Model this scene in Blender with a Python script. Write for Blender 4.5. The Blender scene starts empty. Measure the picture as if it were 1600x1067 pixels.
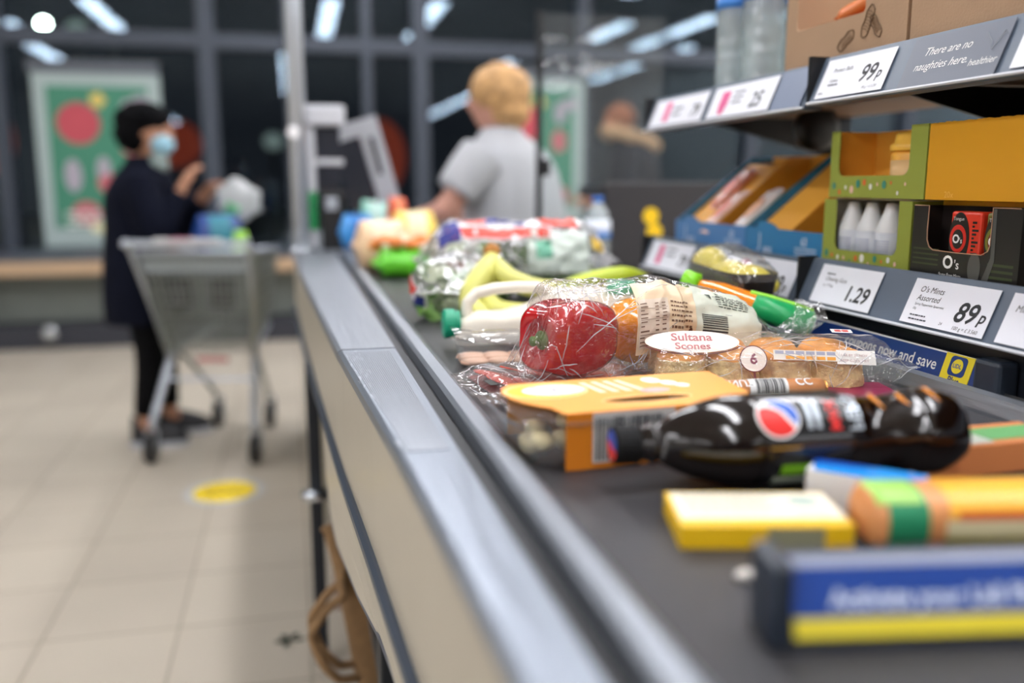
import bpy, bmesh, math, random
from mathutils import Vector, Matrix, noise, geometry
sc = bpy.context.scene
C = sc.collection
PI = math.pi
rnd = random.Random(5)

# ------------------------------------------------------------------ camera
F, VX, VY, ZC, BZ = 1400.0, 455.0, 285.0, 1.14, 0.90
pitch = math.atan((533.5 - VY) / F)
yaw = math.atan((800 - VX) / (F * math.cos(pitch) + (533.5 - VY) * math.sin(pitch)))
cam_d = bpy.data.cameras.new('camera')
cam = bpy.data.objects.new('camera', cam_d)
C.objects.link(cam)
cam.location = (0, 0, ZC)
cam.rotation_euler = (PI / 2 - pitch, 0, -yaw)
cam_d.sensor_width = 36
cam_d.lens = F / 1600 * 36
cam_d.clip_start = 0.05
cam_d.clip_end = 200
cam_d.dof.use_dof = True
cam_d.dof.focus_distance = 1.03
cam_d.dof.aperture_fstop = 1.6
sc.camera = cam

# ------------------------------------------------------------------ world, colour management
world = bpy.data.worlds.new('night')
sc.world = world
world.use_nodes = True
world.node_tree.nodes['Background'].inputs[0].default_value = (0.010, 0.012, 0.016, 1)
world.node_tree.nodes['Background'].inputs[1].default_value = 1.0
sc.view_settings.view_transform = 'Standard'
sc.view_settings.look = 'None'
sc.view_settings.gamma = 1
sc.view_settings.use_curve_mapping = False
sc.view_settings.exposure = 0.0
LAMP = 30.0          # strength of the ceiling light diffusers
WIN_Y = 7.5          # plane of the shop front glass
CEIL = 3.5


# ------------------------------------------------------------------ materials
def lin(c):
    return tuple(((v / 255) / 12.92 if v / 255 <= 0.04045 else ((v / 255 + 0.055) / 1.055) ** 2.4) for v in c)


MATS = {}


def mat(name, col, rough=0.5, metal=0.0, bump=0.0, bscale=200, var=0.0, vscale=8, emit=0, coat=0, trans=0, spec=0.5, stretch=None, alpha=1.0):
    if name in MATS:
        return MATS[name]
    m = bpy.data.materials.new(name)
    m.use_nodes = True
    nt = m.node_tree
    b = nt.nodes['Principled BSDF']
    L = lin(col)
    b.inputs['Base Color'].default_value = (*L, 1)
    b.inputs['Roughness'].default_value = rough
    b.inputs['Metallic'].default_value = metal
    b.inputs['Specular IOR Level'].default_value = spec
    if coat:
        b.inputs['Coat Weight'].default_value = coat
        b.inputs['Coat Roughness'].default_value = 0.06
    if trans:
        b.inputs['Transmission Weight'].default_value = trans
    if alpha < 1:
        b.inputs['Alpha'].default_value = alpha
    if emit:
        b.inputs['Emission Color'].default_value = (*L, 1)
        b.inputs['Emission Strength'].default_value = emit
    tc = nt.nodes.new('ShaderNodeTexCoord')
    mp = nt.nodes.new('ShaderNodeMapping')
    nt.links.new(tc.outputs['Object'], mp.inputs['Vector'])
    if stretch:
        mp.inputs['Scale'].default_value = stretch
    v = max(var, 0.03)
    n = nt.nodes.new('ShaderNodeTexNoise')
    n.inputs['Scale'].default_value = vscale
    n.inputs['Detail'].default_value = 4
    nt.links.new(mp.outputs[0], n.inputs['Vector'])
    r = nt.nodes.new('ShaderNodeValToRGB')
    r.color_ramp.elements[0].position = 0.3
    r.color_ramp.elements[1].position = 0.7
    r.color_ramp.elements[0].color = (*[x * (1 - v) for x in L], 1)
    r.color_ramp.elements[1].color = (*[min(1, x * (1 + v)) for x in L], 1)
    nt.links.new(n.outputs['Fac'], r.inputs['Fac'])
    nt.links.new(r.outputs[0], b.inputs['Base Color'])
    if bump:
        n2 = nt.nodes.new('ShaderNodeTexNoise')
        n2.inputs['Scale'].default_value = bscale
        n2.inputs['Detail'].default_value = 5
        nt.links.new(mp.outputs[0], n2.inputs['Vector'])
        bp = nt.nodes.new('ShaderNodeBump')
        bp.inputs['Strength'].default_value = min(1, bump)
        bp.inputs['Distance'].default_value = 0.004
        nt.links.new(n2.outputs['Fac'], bp.inputs['Height'])
        nt.links.new(bp.outputs[0], b.inputs['Normal'])
    MATS[name] = m
    return m


def film_mat(name, tint=(1, 1, 1), milky=0.04, gloss=0.16, rough=0.07, bs=60):
    """clear crinkled plastic film: mostly transparent, glossy where it turns"""
    if name in MATS:
        return MATS[name]
    m = bpy.data.materials.new(name)
    m.use_nodes = True
    nt = m.node_tree
    nt.nodes.remove(nt.nodes['Principled BSDF'])
    out = nt.nodes['Material Output']
    tr = nt.nodes.new('ShaderNodeBsdfTransparent')
    tr.inputs[0].default_value = (*[0.965 * t for t in tint], 1)
    gl = nt.nodes.new('ShaderNodeBsdfGlossy')
    gl.inputs['Roughness'].default_value = rough
    di = nt.nodes.new('ShaderNodeBsdfDiffuse')
    di.inputs[0].default_value = (*[0.85 * t for t in tint], 1)
    tc = nt.nodes.new('ShaderNodeTexCoord')
    mp = nt.nodes.new('ShaderNodeMapping')
    mp.inputs['Scale'].default_value = (0.5, 1.2, 1.2)
    nt.links.new(tc.outputs['Object'], mp.inputs[0])
    ns = nt.nodes.new('ShaderNodeTexNoise')
    ns.inputs['Scale'].default_value = bs
    ns.inputs['Detail'].default_value = 2
    ns.inputs['Distortion'].default_value = 1.2
    nt.links.new(mp.outputs[0], ns.inputs['Vector'])
    bp = nt.nodes.new('ShaderNodeBump')
    bp.inputs['Strength'].default_value = 0.9
    bp.inputs['Distance'].default_value = 0.006
    nt.links.new(ns.outputs['Fac'], bp.inputs['Height'])
    nt.links.new(bp.outputs[0], gl.inputs['Normal'])
    lw = nt.nodes.new('ShaderNodeLayerWeight')
    lw.inputs[0].default_value = 0.35
    nt.links.new(bp.outputs[0], lw.inputs['Normal'])
    ma = nt.nodes.new('ShaderNodeMath')
    ma.operation = 'MULTIPLY_ADD'
    nt.links.new(lw.outputs['Facing'], ma.inputs[0])
    ma.inputs[1].default_value = gloss * 1.35
    ma.inputs[2].default_value = gloss * 0.16
    m1 = nt.nodes.new('ShaderNodeMixShader')
    m1.inputs[0].default_value = milky
    nt.links.new(tr.outputs[0], m1.inputs[1])
    nt.links.new(di.outputs[0], m1.inputs[2])
    m2 = nt.nodes.new('ShaderNodeMixShader')
    nt.links.new(ma.outputs[0], m2.inputs[0])
    nt.links.new(m1.outputs[0], m2.inputs[1])
    nt.links.new(gl.outputs[0], m2.inputs[2])
    nt.links.new(m2.outputs[0], out.inputs[0])
    MATS[name] = m
    return m


# ------------------------------------------------------------------ object helpers
def obj(name, bm, m, parent=None, smooth=False, label=None):
    me = bpy.data.meshes.new(name)
    bmesh.ops.recalc_face_normals(bm, faces=bm.faces)
    bm.to_mesh(me)
    bm.free()
    for mm in (m if isinstance(m, (list, tuple)) else [m]):
        me.materials.append(mm)
    if smooth:
        for p in me.polygons:
            p.use_smooth = True
    o = bpy.data.objects.new(name, me)
    C.objects.link(o)
    if parent:
        o.parent = parent
    if label:
        o['label'] = label
    return o


def thing(name, label, cat, loc=(0, 0, 0), rz=0, group=None, rot=None):
    o = bpy.data.objects.new(name, None)
    C.objects.link(o)
    o.empty_display_size = 0.05
    o.location = loc
    o.rotation_euler = rot if rot else (0, 0, rz)
    o['label'] = label
    o['category'] = cat
    if group:
        o['group'] = group
    return o


def tag(o, label, cat, group=None):
    o['label'] = label
    o['category'] = cat
    if group:
        o['group'] = group
    return o


def dup(src, loc, rz=None, label=None):
    r = src.copy()
    C.objects.link(r)
    r.location = loc
    if rz is not None:
        r.rotation_euler = (0, 0, rz)
    if label:
        r['label'] = label
    for ch in list(src.children):
        c = ch.copy()
        C.objects.link(c)
        c.parent = r
        for g in list(ch.children):
            d = g.copy()
            C.objects.link(d)
            d.parent = c
    return r


def struct(name, bm, m, **k):
    o = obj(name, bm, m, **k)
    o['kind'] = 'structure'
    return o


B = bmesh.new


def box(bm, x0, x1, y0, y1, z0, z1, bev=0.0, M=None, seg=2):
    t = bmesh.new()
    vs = [t.verts.new((x, y, z)) for x in (x0, x1) for y in (y0, y1) for z in (z0, z1)]
    for f in ((0, 1, 3, 2), (4, 6, 7, 5), (0, 4, 5, 1), (2, 3, 7, 6), (0, 2, 6, 4), (1, 5, 7, 3)):
        t.faces.new([vs[i] for i in f])
    if bev:
        bmesh.ops.bevel(t, geom=t.edges[:], offset=bev, segments=seg, affect='EDGES', profile=0.5)
    merge(bm, t, M)
    return bm


def merge(bm, t, M=None):
    if M is not None:
        t.transform(M)
    me = bpy.data.meshes.new('tmp')
    t.to_mesh(me)
    t.free()
    bm.from_mesh(me)
    bpy.data.meshes.remove(me)


def tube(bm, pts, r, seg=8, closed=False, cap=True):
    pts = [Vector(p) for p in pts]
    n = len(pts)
    rs = r if isinstance(r, (list, tuple)) else [r] * n
    rings = []
    up = None
    for i, p in enumerate(pts):
        a = pts[(i - 1) % n] if (closed or i) else pts[i]
        b = pts[(i + 1) % n] if (closed or i < n - 1) else pts[i]
        d = (b - a).normalized() if (b - a).length > 1e-9 else Vector((0, 0, 1))
        if up is None:
            up = Vector((0, 0, 1)) if abs(d.z) < 0.9 else Vector((1, 0, 0))
        s = d.cross(up)
        if s.length < 1e-6:
            s = d.cross(Vector((0, 1, 0)))
        s.normalize()
        u = s.cross(d).normalized()
        up = u
        rings.append([bm.verts.new(p + (s * math.cos(2 * PI * k / seg) + u * math.sin(2 * PI * k / seg)) * rs[i]) for k in range(seg)])
    for i in range(n if closed else n - 1):
        A, D = rings[i], rings[(i + 1) % n]
        for k in range(seg):
            bm.faces.new((A[k], A[(k + 1) % seg], D[(k + 1) % seg], D[k]))
    if cap and not closed:
        bm.faces.new(rings[0][::-1])
        bm.faces.new(rings[-1])
    return bm


def lathe(bm, prof, seg=24, M=None, fr=None):
    """profile of (r, h) around local z; fr(h, ang) scales radius"""
    t = bmesh.new()
    rings = []
    for r, h in prof:
        ring = []
        for k in range(seg):
            a = 2 * PI * k / seg
            q = r * (fr(h, a) if fr else 1)
            ring.append(t.verts.new((q * math.cos(a), q * math.sin(a), h)))
        rings.append(ring)
    for A, D in zip(rings, rings[1:]):
        for k in range(seg):
            t.faces.new((A[k], A[(k + 1) % seg], D[(k + 1) % seg], D[k]))
    t.faces.new(rings[0][::-1])
    t.faces.new(rings[-1])
    merge(bm, t, M)
    return bm


def prism(bm, poly, d0, d1, M=None):
    """polygon in local xy extruded from z=d0 to z=d1"""
    t = bmesh.new()
    a = [t.verts.new((x, y, d0)) for x, y in poly]
    b = [t.verts.new((x, y, d1)) for x, y in poly]
    n = len(poly)
    if n > 4:
        for i, j, k in geometry.tessellate_polygon([[Vector((x, y, 0)) for x, y in poly]]):
            t.faces.new((a[k], a[j], a[i]))
            t.faces.new((b[i], b[j], b[k]))
    else:
        t.faces.new(a[::-1])
        t.faces.new(b)
    for i in range(n):
        t.faces.new((a[i], a[(i + 1) % n], b[(i + 1) % n], b[i]))
    merge(bm, t, M)
    return bm


def frame(o, x, y):
    """matrix whose local x runs along x, y along y, z = outward normal"""
    x = Vector(x).normalized()
    y = Vector(y).normalized()
    z = x.cross(y).normalized()
    y = z.cross(x)
    return Matrix((((x.x, y.x, z.x, o[0])), ((x.y, y.y, z.y, o[1])), ((x.z, y.z, z.z, o[2])), (0, 0, 0, 1)))


def rect(x0, x1, y0, y1):
    return [(x0, y0), (x1, y0), (x1, y1), (x0, y1)]


def rrect(x0, x1, y0, y1, r, n=5):
    o = []
    for cx, cy, a in ((x1 - r, y0 + r, -90), (x1 - r, y1 - r, 0), (x0 + r, y1 - r, 90), (x0 + r, y0 + r, 180)):
        for i in range(n + 1):
            t = math.radians(a + 90 * i / n)
            o.append((cx + r * math.cos(t), cy + r * math.sin(t)))
    return o


def ell(cx, cy, rx, ry=None, n=24, a0=0, a1=360):
    ry = ry or rx
    return [(cx + rx * math.cos(math.radians(a0 + (a1 - a0) * i / n)), cy + ry * math.sin(math.radians(a0 + (a1 - a0) * i / n))) for i in range(n + (0 if a1 - a0 == 360 else 1))]


def flat(polys, M, lift=0.0004, thick=0.0002, bm=None):
    bm = bm or B()
    for p in polys:
        prism(bm, p, lift, lift + thick, M)
    return bm


def subdiv_map(bm, fn, cuts=0, maxlen=None):
    if maxlen:
        for _ in range(5):
            es = [e for e in bm.edges if e.calc_length() > maxlen]
            if not es:
                break
            bmesh.ops.subdivide_edges(bm, edges=es, cuts=1)
            bmesh.ops.triangulate(bm, faces=[f for f in bm.faces if len(f.verts) > 4])
    for v in bm.verts:
        v.co = Vector(fn(v.co))
    return bm


TXT = {}


def text_bm(items, M=None, thick=0.0002, lift=0.0006, bold=0.0):
    """items: (string, size, x, y, shear, align)"""
    bm = B()
    for it in items:
        s, size, x, y = it[:4]
        sh = it[4] if len(it) > 4 else 0
        al = it[5] if len(it) > 5 else 'LEFT'
        off = it[6] if len(it) > 6 else bold
        cu = bpy.data.curves.new('t', 'FONT')
        cu.body = s
        cu.size = size
        cu.shear = sh
        cu.align_x = al
        cu.offset = off * size
        cu.resolution_u = 3
        o = bpy.data.objects.new('t', cu)
        C.objects.link(o)
        dg = bpy.context.evaluated_depsgraph_get()
        me = bpy.data.meshes.new_from_object(o.evaluated_get(dg))
        t = bmesh.new()
        t.from_mesh(me)
        bpy.data.meshes.remove(me)
        bpy.data.objects.remove(o)
        bpy.data.curves.remove(cu)
        t.transform(Matrix.Translation((x, y, lift)))
        merge(bm, t, M)
    return bm


def lines(x0, x1, y0, n, dy, h, seed=1):
    """rows of illegible small print as short dashes"""
    r = random.Random(seed)
    out = []
    for i in range(n):
        x = x0
        y = y0 - i * dy
        end = x1 - r.random() * (x1 - x0) * 0.3
        while x < end:
            w = min(h * r.uniform(1.2, 4), end - x)
            out.append(rect(x, x + w, y, y + h))
            x += w + h * 0.8
    return out


def barcode(x0, x1, y0, y1, seed=3):
    r = random.Random(seed)
    out = []
    x = x0
    u = (x1 - x0) / 60
    while x < x1 - 2 * u:
        w = u * r.choice((1, 1, 2, 3))
        out.append(rect(x, x + w, y0, y1))
        x += w + u * r.choice((1, 1, 2))
    return out


def superloft(n, m, fn):
    """closed tube of n stations and m angles; fn(u, a)->co; ends left as fins"""
    bm = B()
    g = [[bm.verts.new(fn(i / (n - 1), 2 * PI * k / m)) for k in range(m)] for i in range(n)]
    for i in range(n - 1):
        for k in range(m):
            bm.faces.new((g[i][k], g[i][(k + 1) % m], g[i + 1][(k + 1) % m], g[i + 1][k]))
    return bm


def film_bag(L, W, H, seed=0, fin=0.04, wr=0.004, finw=0.8, pw=2.6, n=72, m=48, base=0.001, sway=0.0, flare=0.0, skew=0.0):
    """flow-wrap bag lying along x, centred, resting on z=0; crimped fins at both ends"""
    full = L + 2 * fin

    def fn(u, a):
        x = (u - 0.5) * full
        d = min(u, 1 - u) * full
        k = min(1, max(0, (d - fin * 0.35) / (fin * 1.4)))
        k = k * k * (3 - 2 * k)
        h = H / 2 * k + 0.0008
        w = W / 2 * (finw + (1 - finw) * k)
        if d < fin:
            w *= 1 + flare * (1 - d / fin)
        ca, sa = math.cos(a), math.sin(a)
        y = w * math.copysign(abs(ca) ** (2 / pw), ca)
        z = h * math.copysign(abs(sa) ** (2 / pw), sa)
        p = Vector((x * 9, y * 22, (z + seed) * 22))
        nn = noise.noise(p + Vector((seed * 7.3, 0, 0)))
        ridge = 1 - abs(noise.noise(Vector((x * 30 + seed, a * 1.6, seed)))) * 2
        ridge2 = 1 - abs(noise.noise(Vector((x * 55 + y * 40, y * 60 + seed, z * 60)))) * 2
        dz = wr * (nn * 1.3 + ridge * 0.5 + ridge2 * 0.45)
        r = Vector((0, y, z))
        if r.length > 1e-6:
            r.normalize()
        q = Vector((x, y, z)) + r * dz * (0.35 + 0.65 * k)
        if d < fin:
            q.z += 0.5 * wr * math.sin(y * 160 + seed) * (1 - k) + skew * (1 - d / fin) * (1 if u > 0.5 else 0.2)
            q.x += math.copysign(0.0015 * (1 if int((a + 9) * 20) % 2 else 0), x) * (1 if d < 0.002 else 0)
        q.y += sway * math.sin(u * PI)
        q.z = max(base, q.z + H / 2)
        return q
    film_bag.fn = fn
    bm = superloft(n, m, fn)
    return bm


def cat0(pts, n=4):
    P = [Vector(p) for p in pts]
    out = []
    for i in range(len(P) - 1):
        p0, p1, p2, p3 = P[max(0, i - 1)], P[i], P[i + 1], P[min(len(P) - 1, i + 2)]
        for k in range(n):
            q = k / n
            out.append(.5 * ((2 * p1) + (p2 - p0) * q + (2 * p0 - 5 * p1 + 4 * p2 - p3) * q * q + (3 * p1 - p0 - 3 * p2 + p3) * q ** 3))
    out.append(P[-1])
    return out


def skin(name, verts, edges, radii, m, parent=None, sub=2, root=0, rough_scale=1):
    me = bpy.data.meshes.new('sk')
    me.from_pydata([Vector(v) for v in verts], edges, [])
    o = bpy.data.objects.new('sk', me)
    C.objects.link(o)
    o.modifiers.new('s', 'SKIN')
    sv = me.skin_vertices[0].data
    for i, r in enumerate(radii):
        sv[i].radius = r if isinstance(r, tuple) else (r, r)
        sv[i].use_root = (i == root)
    s = o.modifiers.new('ss', 'SUBSURF')
    s.levels = s.render_levels = sub
    dg = bpy.context.evaluated_depsgraph_get()
    me2 = bpy.data.meshes.new_from_object(o.evaluated_get(dg))
    bpy.data.objects.remove(o)
    bpy.data.meshes.remove(me)
    bm = B()
    bm.from_mesh(me2)
    bpy.data.meshes.remove(me2)
    return obj(name, bm, m, parent, smooth=True)


def blob(bm, c, r, M=None, seed=0, amp=0.0, fr=2.0, sub=3):
    t = bmesh.new()
    bmesh.ops.create_icosphere(t, subdivisions=sub, radius=1)
    for v in t.verts:
        k = 1 + amp * noise.noise(v.co * fr + Vector((seed, seed * 2.1, 0)))
        v.co = Vector((v.co.x * r[0] * k, v.co.y * r[1] * k, v.co.z * r[2] * k))
    if M is not None:
        t.transform(M)
    t.transform(Matrix.Translation(c))
    merge(bm, t)
    return bm


def RX(a): return Matrix.Rotation(a, 4, 'X')
def RY(a): return Matrix.Rotation(a, 4, 'Y')
def RZ(a): return Matrix.Rotation(a, 4, 'Z')
def T(*p): return Matrix.Translation(p)


# common materials
white = mat('white_print', (240, 240, 238), 0.5)
ink = mat('black_ink', (28, 28, 32), 0.5)
navy_ink = mat('navy_ink', (35, 40, 60), 0.5)
ticket_m = mat('ticket_paper', (236, 238, 246), 0.45)
pink_m = mat('pink_print', (226, 96, 150), 0.5)
black_pl = mat('black_plastic', (16, 17, 20), 0.4)
dark_metal = mat('dark_powder_coat', (38, 42, 48), 0.42, 0.3)
chrome = mat('bright_metal', (190, 195, 200), 0.25, 1.0)
clear_film = film_mat('clear_film')


# ================================================================== SETTING
def floor_mat():
    m = bpy.data.materials.new('floor_tiles')
    m.use_nodes = True
    nt = m.node_tree
    b = nt.nodes['Principled BSDF']
    tc = nt.nodes.new('ShaderNodeTexCoord')
    br = nt.nodes.new('ShaderNodeTexBrick')
    br.offset = 0.0
    br.inputs['Scale'].default_value = 1.0
    br.inputs['Brick Width'].default_value = 0.33
    br.inputs['Row Height'].default_value = 0.33
    br.inputs['Mortar Size'].default_value = 0.004
    br.inputs['Mortar Smooth'].default_value = 0.2
    br.inputs['Color1'].default_value = (*lin((200, 190, 173)), 1)
    br.inputs['Color2'].default_value = (*lin((190, 180, 164)), 1)
    br.inputs['Mortar'].default_value = (*lin((160, 149, 132)), 1)
    nt.links.new(tc.outputs['Object'], br.inputs['Vector'])
    n = nt.nodes.new('ShaderNodeTexNoise')
    n.inputs['Scale'].default_value = 1.7
    nt.links.new(tc.outputs['Object'], n.inputs['Vector'])
    mx = nt.nodes.new('ShaderNodeMix')
    mx.data_type = 'RGBA'
    mx.blend_type = 'MULTIPLY'
    mx.inputs[0].default_value = 0.25
    nt.links.new(br.outputs['Color'], mx.inputs[6])
    nt.links.new(n.outputs['Fac'], mx.inputs[7])
    nt.links.new(mx.outputs[2], b.inputs['Base Color'])
    b.inputs['Roughness'].default_value = 0.38
    b.inputs['Specular IOR Level'].default_value = 0.4
    return m


struct('floor', box(B(), -7, 8, -34, WIN_Y, -0.1, 0), floor_mat())
struct('ceiling', box(B(), -7, 8, -34, WIN_Y, CEIL + 0.25, CEIL + 0.35), mat('ceiling_panel', (188, 188, 190), 0.8))
wm = mat('shop_wall_paint', (205, 204, 198), 0.7, var=0.04, vscale=2)
struct('wall_left', box(B(), -7.15, -7, -34, WIN_Y, 0, CEIL + 0.25), wm)
struct('wall_right', box(B(), 8, 8.15, -34, WIN_Y, 0, CEIL + 0.25), wm)
struct('wall_back', box(B(), -7, 8, -34.15, -34, 0, CEIL + 0.25), wm)
struct('ground_outside', box(B(), -20, 24, WIN_Y + 0.3, 40, -0.15, -0.05), mat('wet_asphalt', (30, 31, 33), 0.6, bump=0.3, bscale=40))

# shop front: one sheet of glass in a dark aluminium grid
gm = bpy.data.materials.new('night_glass')
gm.use_nodes = True
nt = gm.node_tree
nt.nodes.remove(nt.nodes['Principled BSDF'])
tr = nt.nodes.new('ShaderNodeBsdfTransparent')
tr.inputs[0].default_value = (0.80, 0.84, 0.86, 1)
gl = nt.nodes.new('ShaderNodeBsdfGlossy')
gl.inputs[0].default_value = (0.66, 0.84, 1.0, 1)
gl.inputs['Roughness'].default_value = 0.0
fr = nt.nodes.new('ShaderNodeFresnel')
fr.inputs[0].default_value = 1.5
mx = nt.nodes.new('ShaderNodeMixShader')
nt.links.new(fr.outputs[0], mx.inputs[0])
nt.links.new(tr.outputs[0], mx.inputs[1])
nt.links.new(gl.outputs[0], mx.inputs[2])
nt.links.new(mx.outputs[0], nt.nodes['Material Output'].inputs[0])
struct('window_1', box(B(), -7, 8, WIN_Y, WIN_Y + 0.012, 0.0, CEIL + 0.25), gm)
bm = B()
for x, w in ((-5.2, .1), (-3.6, .1), (-2.05, .1), (-0.585, .12), (0.015, .06), (0.62, .07), (1.05, .12), (2.42, .1), (4.0, .1), (5.6, .1), (7.2, .1)):
    box(bm, x - w / 2, x + w / 2, WIN_Y - 0.09, WIN_Y - 0.002, 0.0, CEIL + 0.25)
for z, h in ((2.2, 0.11), (3.35, 0.1), (0.2, 0.3)):
    box(bm, -7, 8, WIN_Y - 0.08, WIN_Y - 0.002, z - h / 2, z + h / 2)
struct('trim_1', bm, mat('window_frame_grey', (62, 69, 80), 0.45, 0.2))

# ceiling lights: rows of long fittings running along the shop; the glass mirrors some, the hidden ones are added fill
lamp_body = mat('lamp_housing', (210, 210, 208), 0.5)
lamp_glow = mat('lamp_diffuser', (250, 250, 255), 0.5, emit=LAMP)
def lamp_proto(L):
    t = thing('ceiling_light', 'long white strip light fixed under the shop ceiling above the checkouts', 'ceiling light', (0, 0, CEIL), group='ceiling strip lights of the shop')
    obj('housing', box(B(), -0.11, 0.11, 0, L, 0.02, 0.25), lamp_body, t)
    bm = B()
    box(bm, -0.10, 0.10, 0.01, L - 0.01, 0.0, 0.02)
    obj('diffuser', bm, lamp_glow, t)
    return t
first = None
rows = [(-4.05, (-2.0,)), (-4.35, (-5.9, -4.4, -8.5, -10.5, -12.5, -24.0, -22.0)), (-2.54, (-1.5, .1)), (0.0, (-3.1, -5.0, -6.9, -8.8, -10.7)),  # lamps lined up behind poster and pole are added fill light
        (0.62, (-.85, .8)), (2.05, (-.7, .9)), (4.35, (-4.2, -2.6)), (4.95, (-10.1, -11.8, -13.5, -15.2, -16.9, -18.6)), (5.05, (.0,)), (6.1, (.8, -1.2)),
        (-5.9, (-1.0, 1.0)), (7.0, (-2.0, -4.0, -6.0, 2.5)), (-0.9, (3.6,)), (-2.54, (3.6,)), (0.62, (3.6, 5.4)), (2.05, (3.6,)), (4.3, (3.6, 5.4)), (5.9, (3.6, 5.4))]  # rows out of the mirrored view, added to brighten the shop
for x, segs in rows:
    for y0 in segs:
        if first is None:
            first = lamp_proto(1.6)
            first.location = (x, y0, CEIL)
        else:
            dup(first, (x, y0, CEIL))

# packing bench under the window
t = thing('packing_bench', 'low dark packing bench with a pale wooden front edge under the shop window', 'bench', (-2.4, 7.0, 0))
oak = mat('pale_oak_edge', (178, 150, 120), 0.5, var=0.1, stretch=(1, 20, 20))
obj('bench_top', box(B(), -3.6, 3.4, -0.36, 0.4, 0.60, 0.645), mat('bench_top_grey', (70, 76, 86), 0.4), t)
obj('front_edge', box(B(), -3.6, 3.4, -0.40, -0.36, 0.52, 0.61, 0.004), oak, t)
obj('front_panel', box(B(), -3.4, 3.2, -0.02, 0.02, 0.12, 0.52), mat('bench_panel_grey', (128, 134, 128), 0.5), t)
obj('plinth', box(B(), -3.6, 3.4, -0.30, 0.36, 0.0, 0.16), mat('bench_plinth', (44, 46, 54), 0.5), t)
for x in (-3.55, -1.9, 0.2, 1.9, 3.3):
    obj('leg', box(B(), x - .05, x + .05, -0.34, -0.26, 0.0, 0.6), dark_metal, t)
obj('cable_cover', lathe(B(), [(0.03, 0), (0.05, 0.01), (0.05, 0.06), (0.03, 0.07)], 16, T(0.75, -0.31, 0.12) @ RX(PI / 2)), chrome, t)


# posters hung against the window
def poster(loc, w, h, label, seed):
    r = random.Random(seed)
    t = thing('window_poster', label, 'poster', loc)
    obj('poster_frame', box(B(), -w / 2, w / 2, -0.015, 0.015, 0, h, 0.003), mat('poster_frame_pale', (160, 176, 174), 0.5), t)
    obj('header_bar', box(B(), -w / 2 - .02, w / 2, -0.022, 0.02, h, h + 0.09), mat('poster_header_grey', (86, 92, 100), 0.5), t)
    M = frame((-w / 2, -0.0155, 0), (1, 0, 0), (0, 0, 1))
    obj('green_sheet', flat([rect(.09, w - .09, .14, h - .09)], M, 0.001, 0.001), mat('poster_green', (62, 130, 104), 0.6), t)
    s = w / 0.86
    cs = [('red_disc', (186, 72, 84), [ell(.29 * s, h - .36, .15)]),
          ('yellow_star', (214, 190, 100), [ell(.43 * s, h - .19, .06, .06, 5)]),
          ('pale_figures', (168, 160, 172), [ell(.63 * s, h - .27, .05, .09), ell(.23 * s, h - .74, .06, .12), ell(.44 * s, h - .70, .05, .10), ell(.72 * s, h - .2, .07, .05)]),
          ('pink_figures', (190, 100, 108), [ell(.62 * s, h - .5, .06, .09), ell(.47 * s, h - .8, .08, .07), ell(.30 * s, h - 1.02, .10, .09), ell(.5 * s, h - 1.05, .10, .08), ell(.66 * s, h - .95, .05, .07)]),
          ('pale_lettering', (220, 226, 220), lines(.16 * s, w - .14, .24, 3, .045, .022, seed)),
          ('cream_tag', (228, 224, 180), [ell(.40 * s, .14, .08, .04)])]
    for k, (nm, c, ps) in enumerate(cs):
        if nm in ('pale_figures', 'pink_figures'):
            for p_ in ps:
                obj(nm[:-1], flat([p_], M, 0.003 + k * .001, 0.0008), mat('poster_' + nm, c, 0.6), t)
            continue
        obj(nm, flat(ps, M, 0.003 + k * .001, 0.0008), mat('poster_' + nm, c, 0.6), t)
    return t
poster((-1.37, 7.39, 0.66), 0.88, 1.27, 'green and pale poster with red disc, hanging in the window behind the shopper', 1)
poster((2.02, 7.39, 0.80), 0.78, 1.18, 'green poster in the window partly hidden behind the cashier and the dark screen post', 2)

# things outside in the dark; the orange discs are made up for warm reflections
for x, y, z, w, h, lab in ((-1.2, 10.5, 1.35, 0.55, 0.5, 'made-up round orange-red disc glowing dully beyond the window to the right of the shopper'),
                           (0.98, 10.5, 1.05, 0.62, 0.85, 'made-up round orange-red disc beyond the window just left of the cashier'),
                           (-3.05, 10.5, 1.25, 0.55, 0.75, 'made-up round orange-red disc beyond the window at the far left edge of the picture')):
    t = thing('added_glow_disc', lab, 'sign', (x, y, -0.05))
    obj('disc_panel', prism(B(), ell(0, z + h / 2, w / 2, h / 2, 32), -.03, .03, frame((0, 0, 0), (1, 0, 0), (0, 0, 1))), mat('dull_orange_glow', (190, 66, 30), 0.6, emit=0.16), t)
    obj('post', box(B(), -0.04, 0.04, -0.03, 0.03, 0.0, z), dark_metal, t)
for x, y, z, r, e, col, lab in ((-3.21, 14, 3.33, .07, 60, (235, 255, 235), 'bright white street lamp seen through the window at upper left'),
                                (-2.98, 15, 3.4, .17, .25, (190, 210, 200), 'dim grey lamp outside right of the bright street lamp'),
                                (-2.5, 15, 3.42, .15, .12, (170, 160, 160), 'faint brownish lamp outside above the green poster'),
                                (-2.55, 17, 2.95, .14, .12, (170, 170, 175), 'faint grey lamp outside just above the corner of the green poster'),
                                (-0.2, 12, 1.70, .12, .25, (190, 110, 50), 'dim orange lamp outside left of the tall steel pole')):
    t = thing('street_lamp', lab, 'lamp', (x, y, -0.05))
    obj('lamp_head', blob(B(), (0, 0, z), (r, r, r * .9)), mat('lamp_%d' % int(e * 100), col, 0.5, emit=e), t, True)
    obj('pole', tube(B(), [(0, 0, 0), (0, 0, z - r * .8)], 0.04), dark_metal, t)

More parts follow.
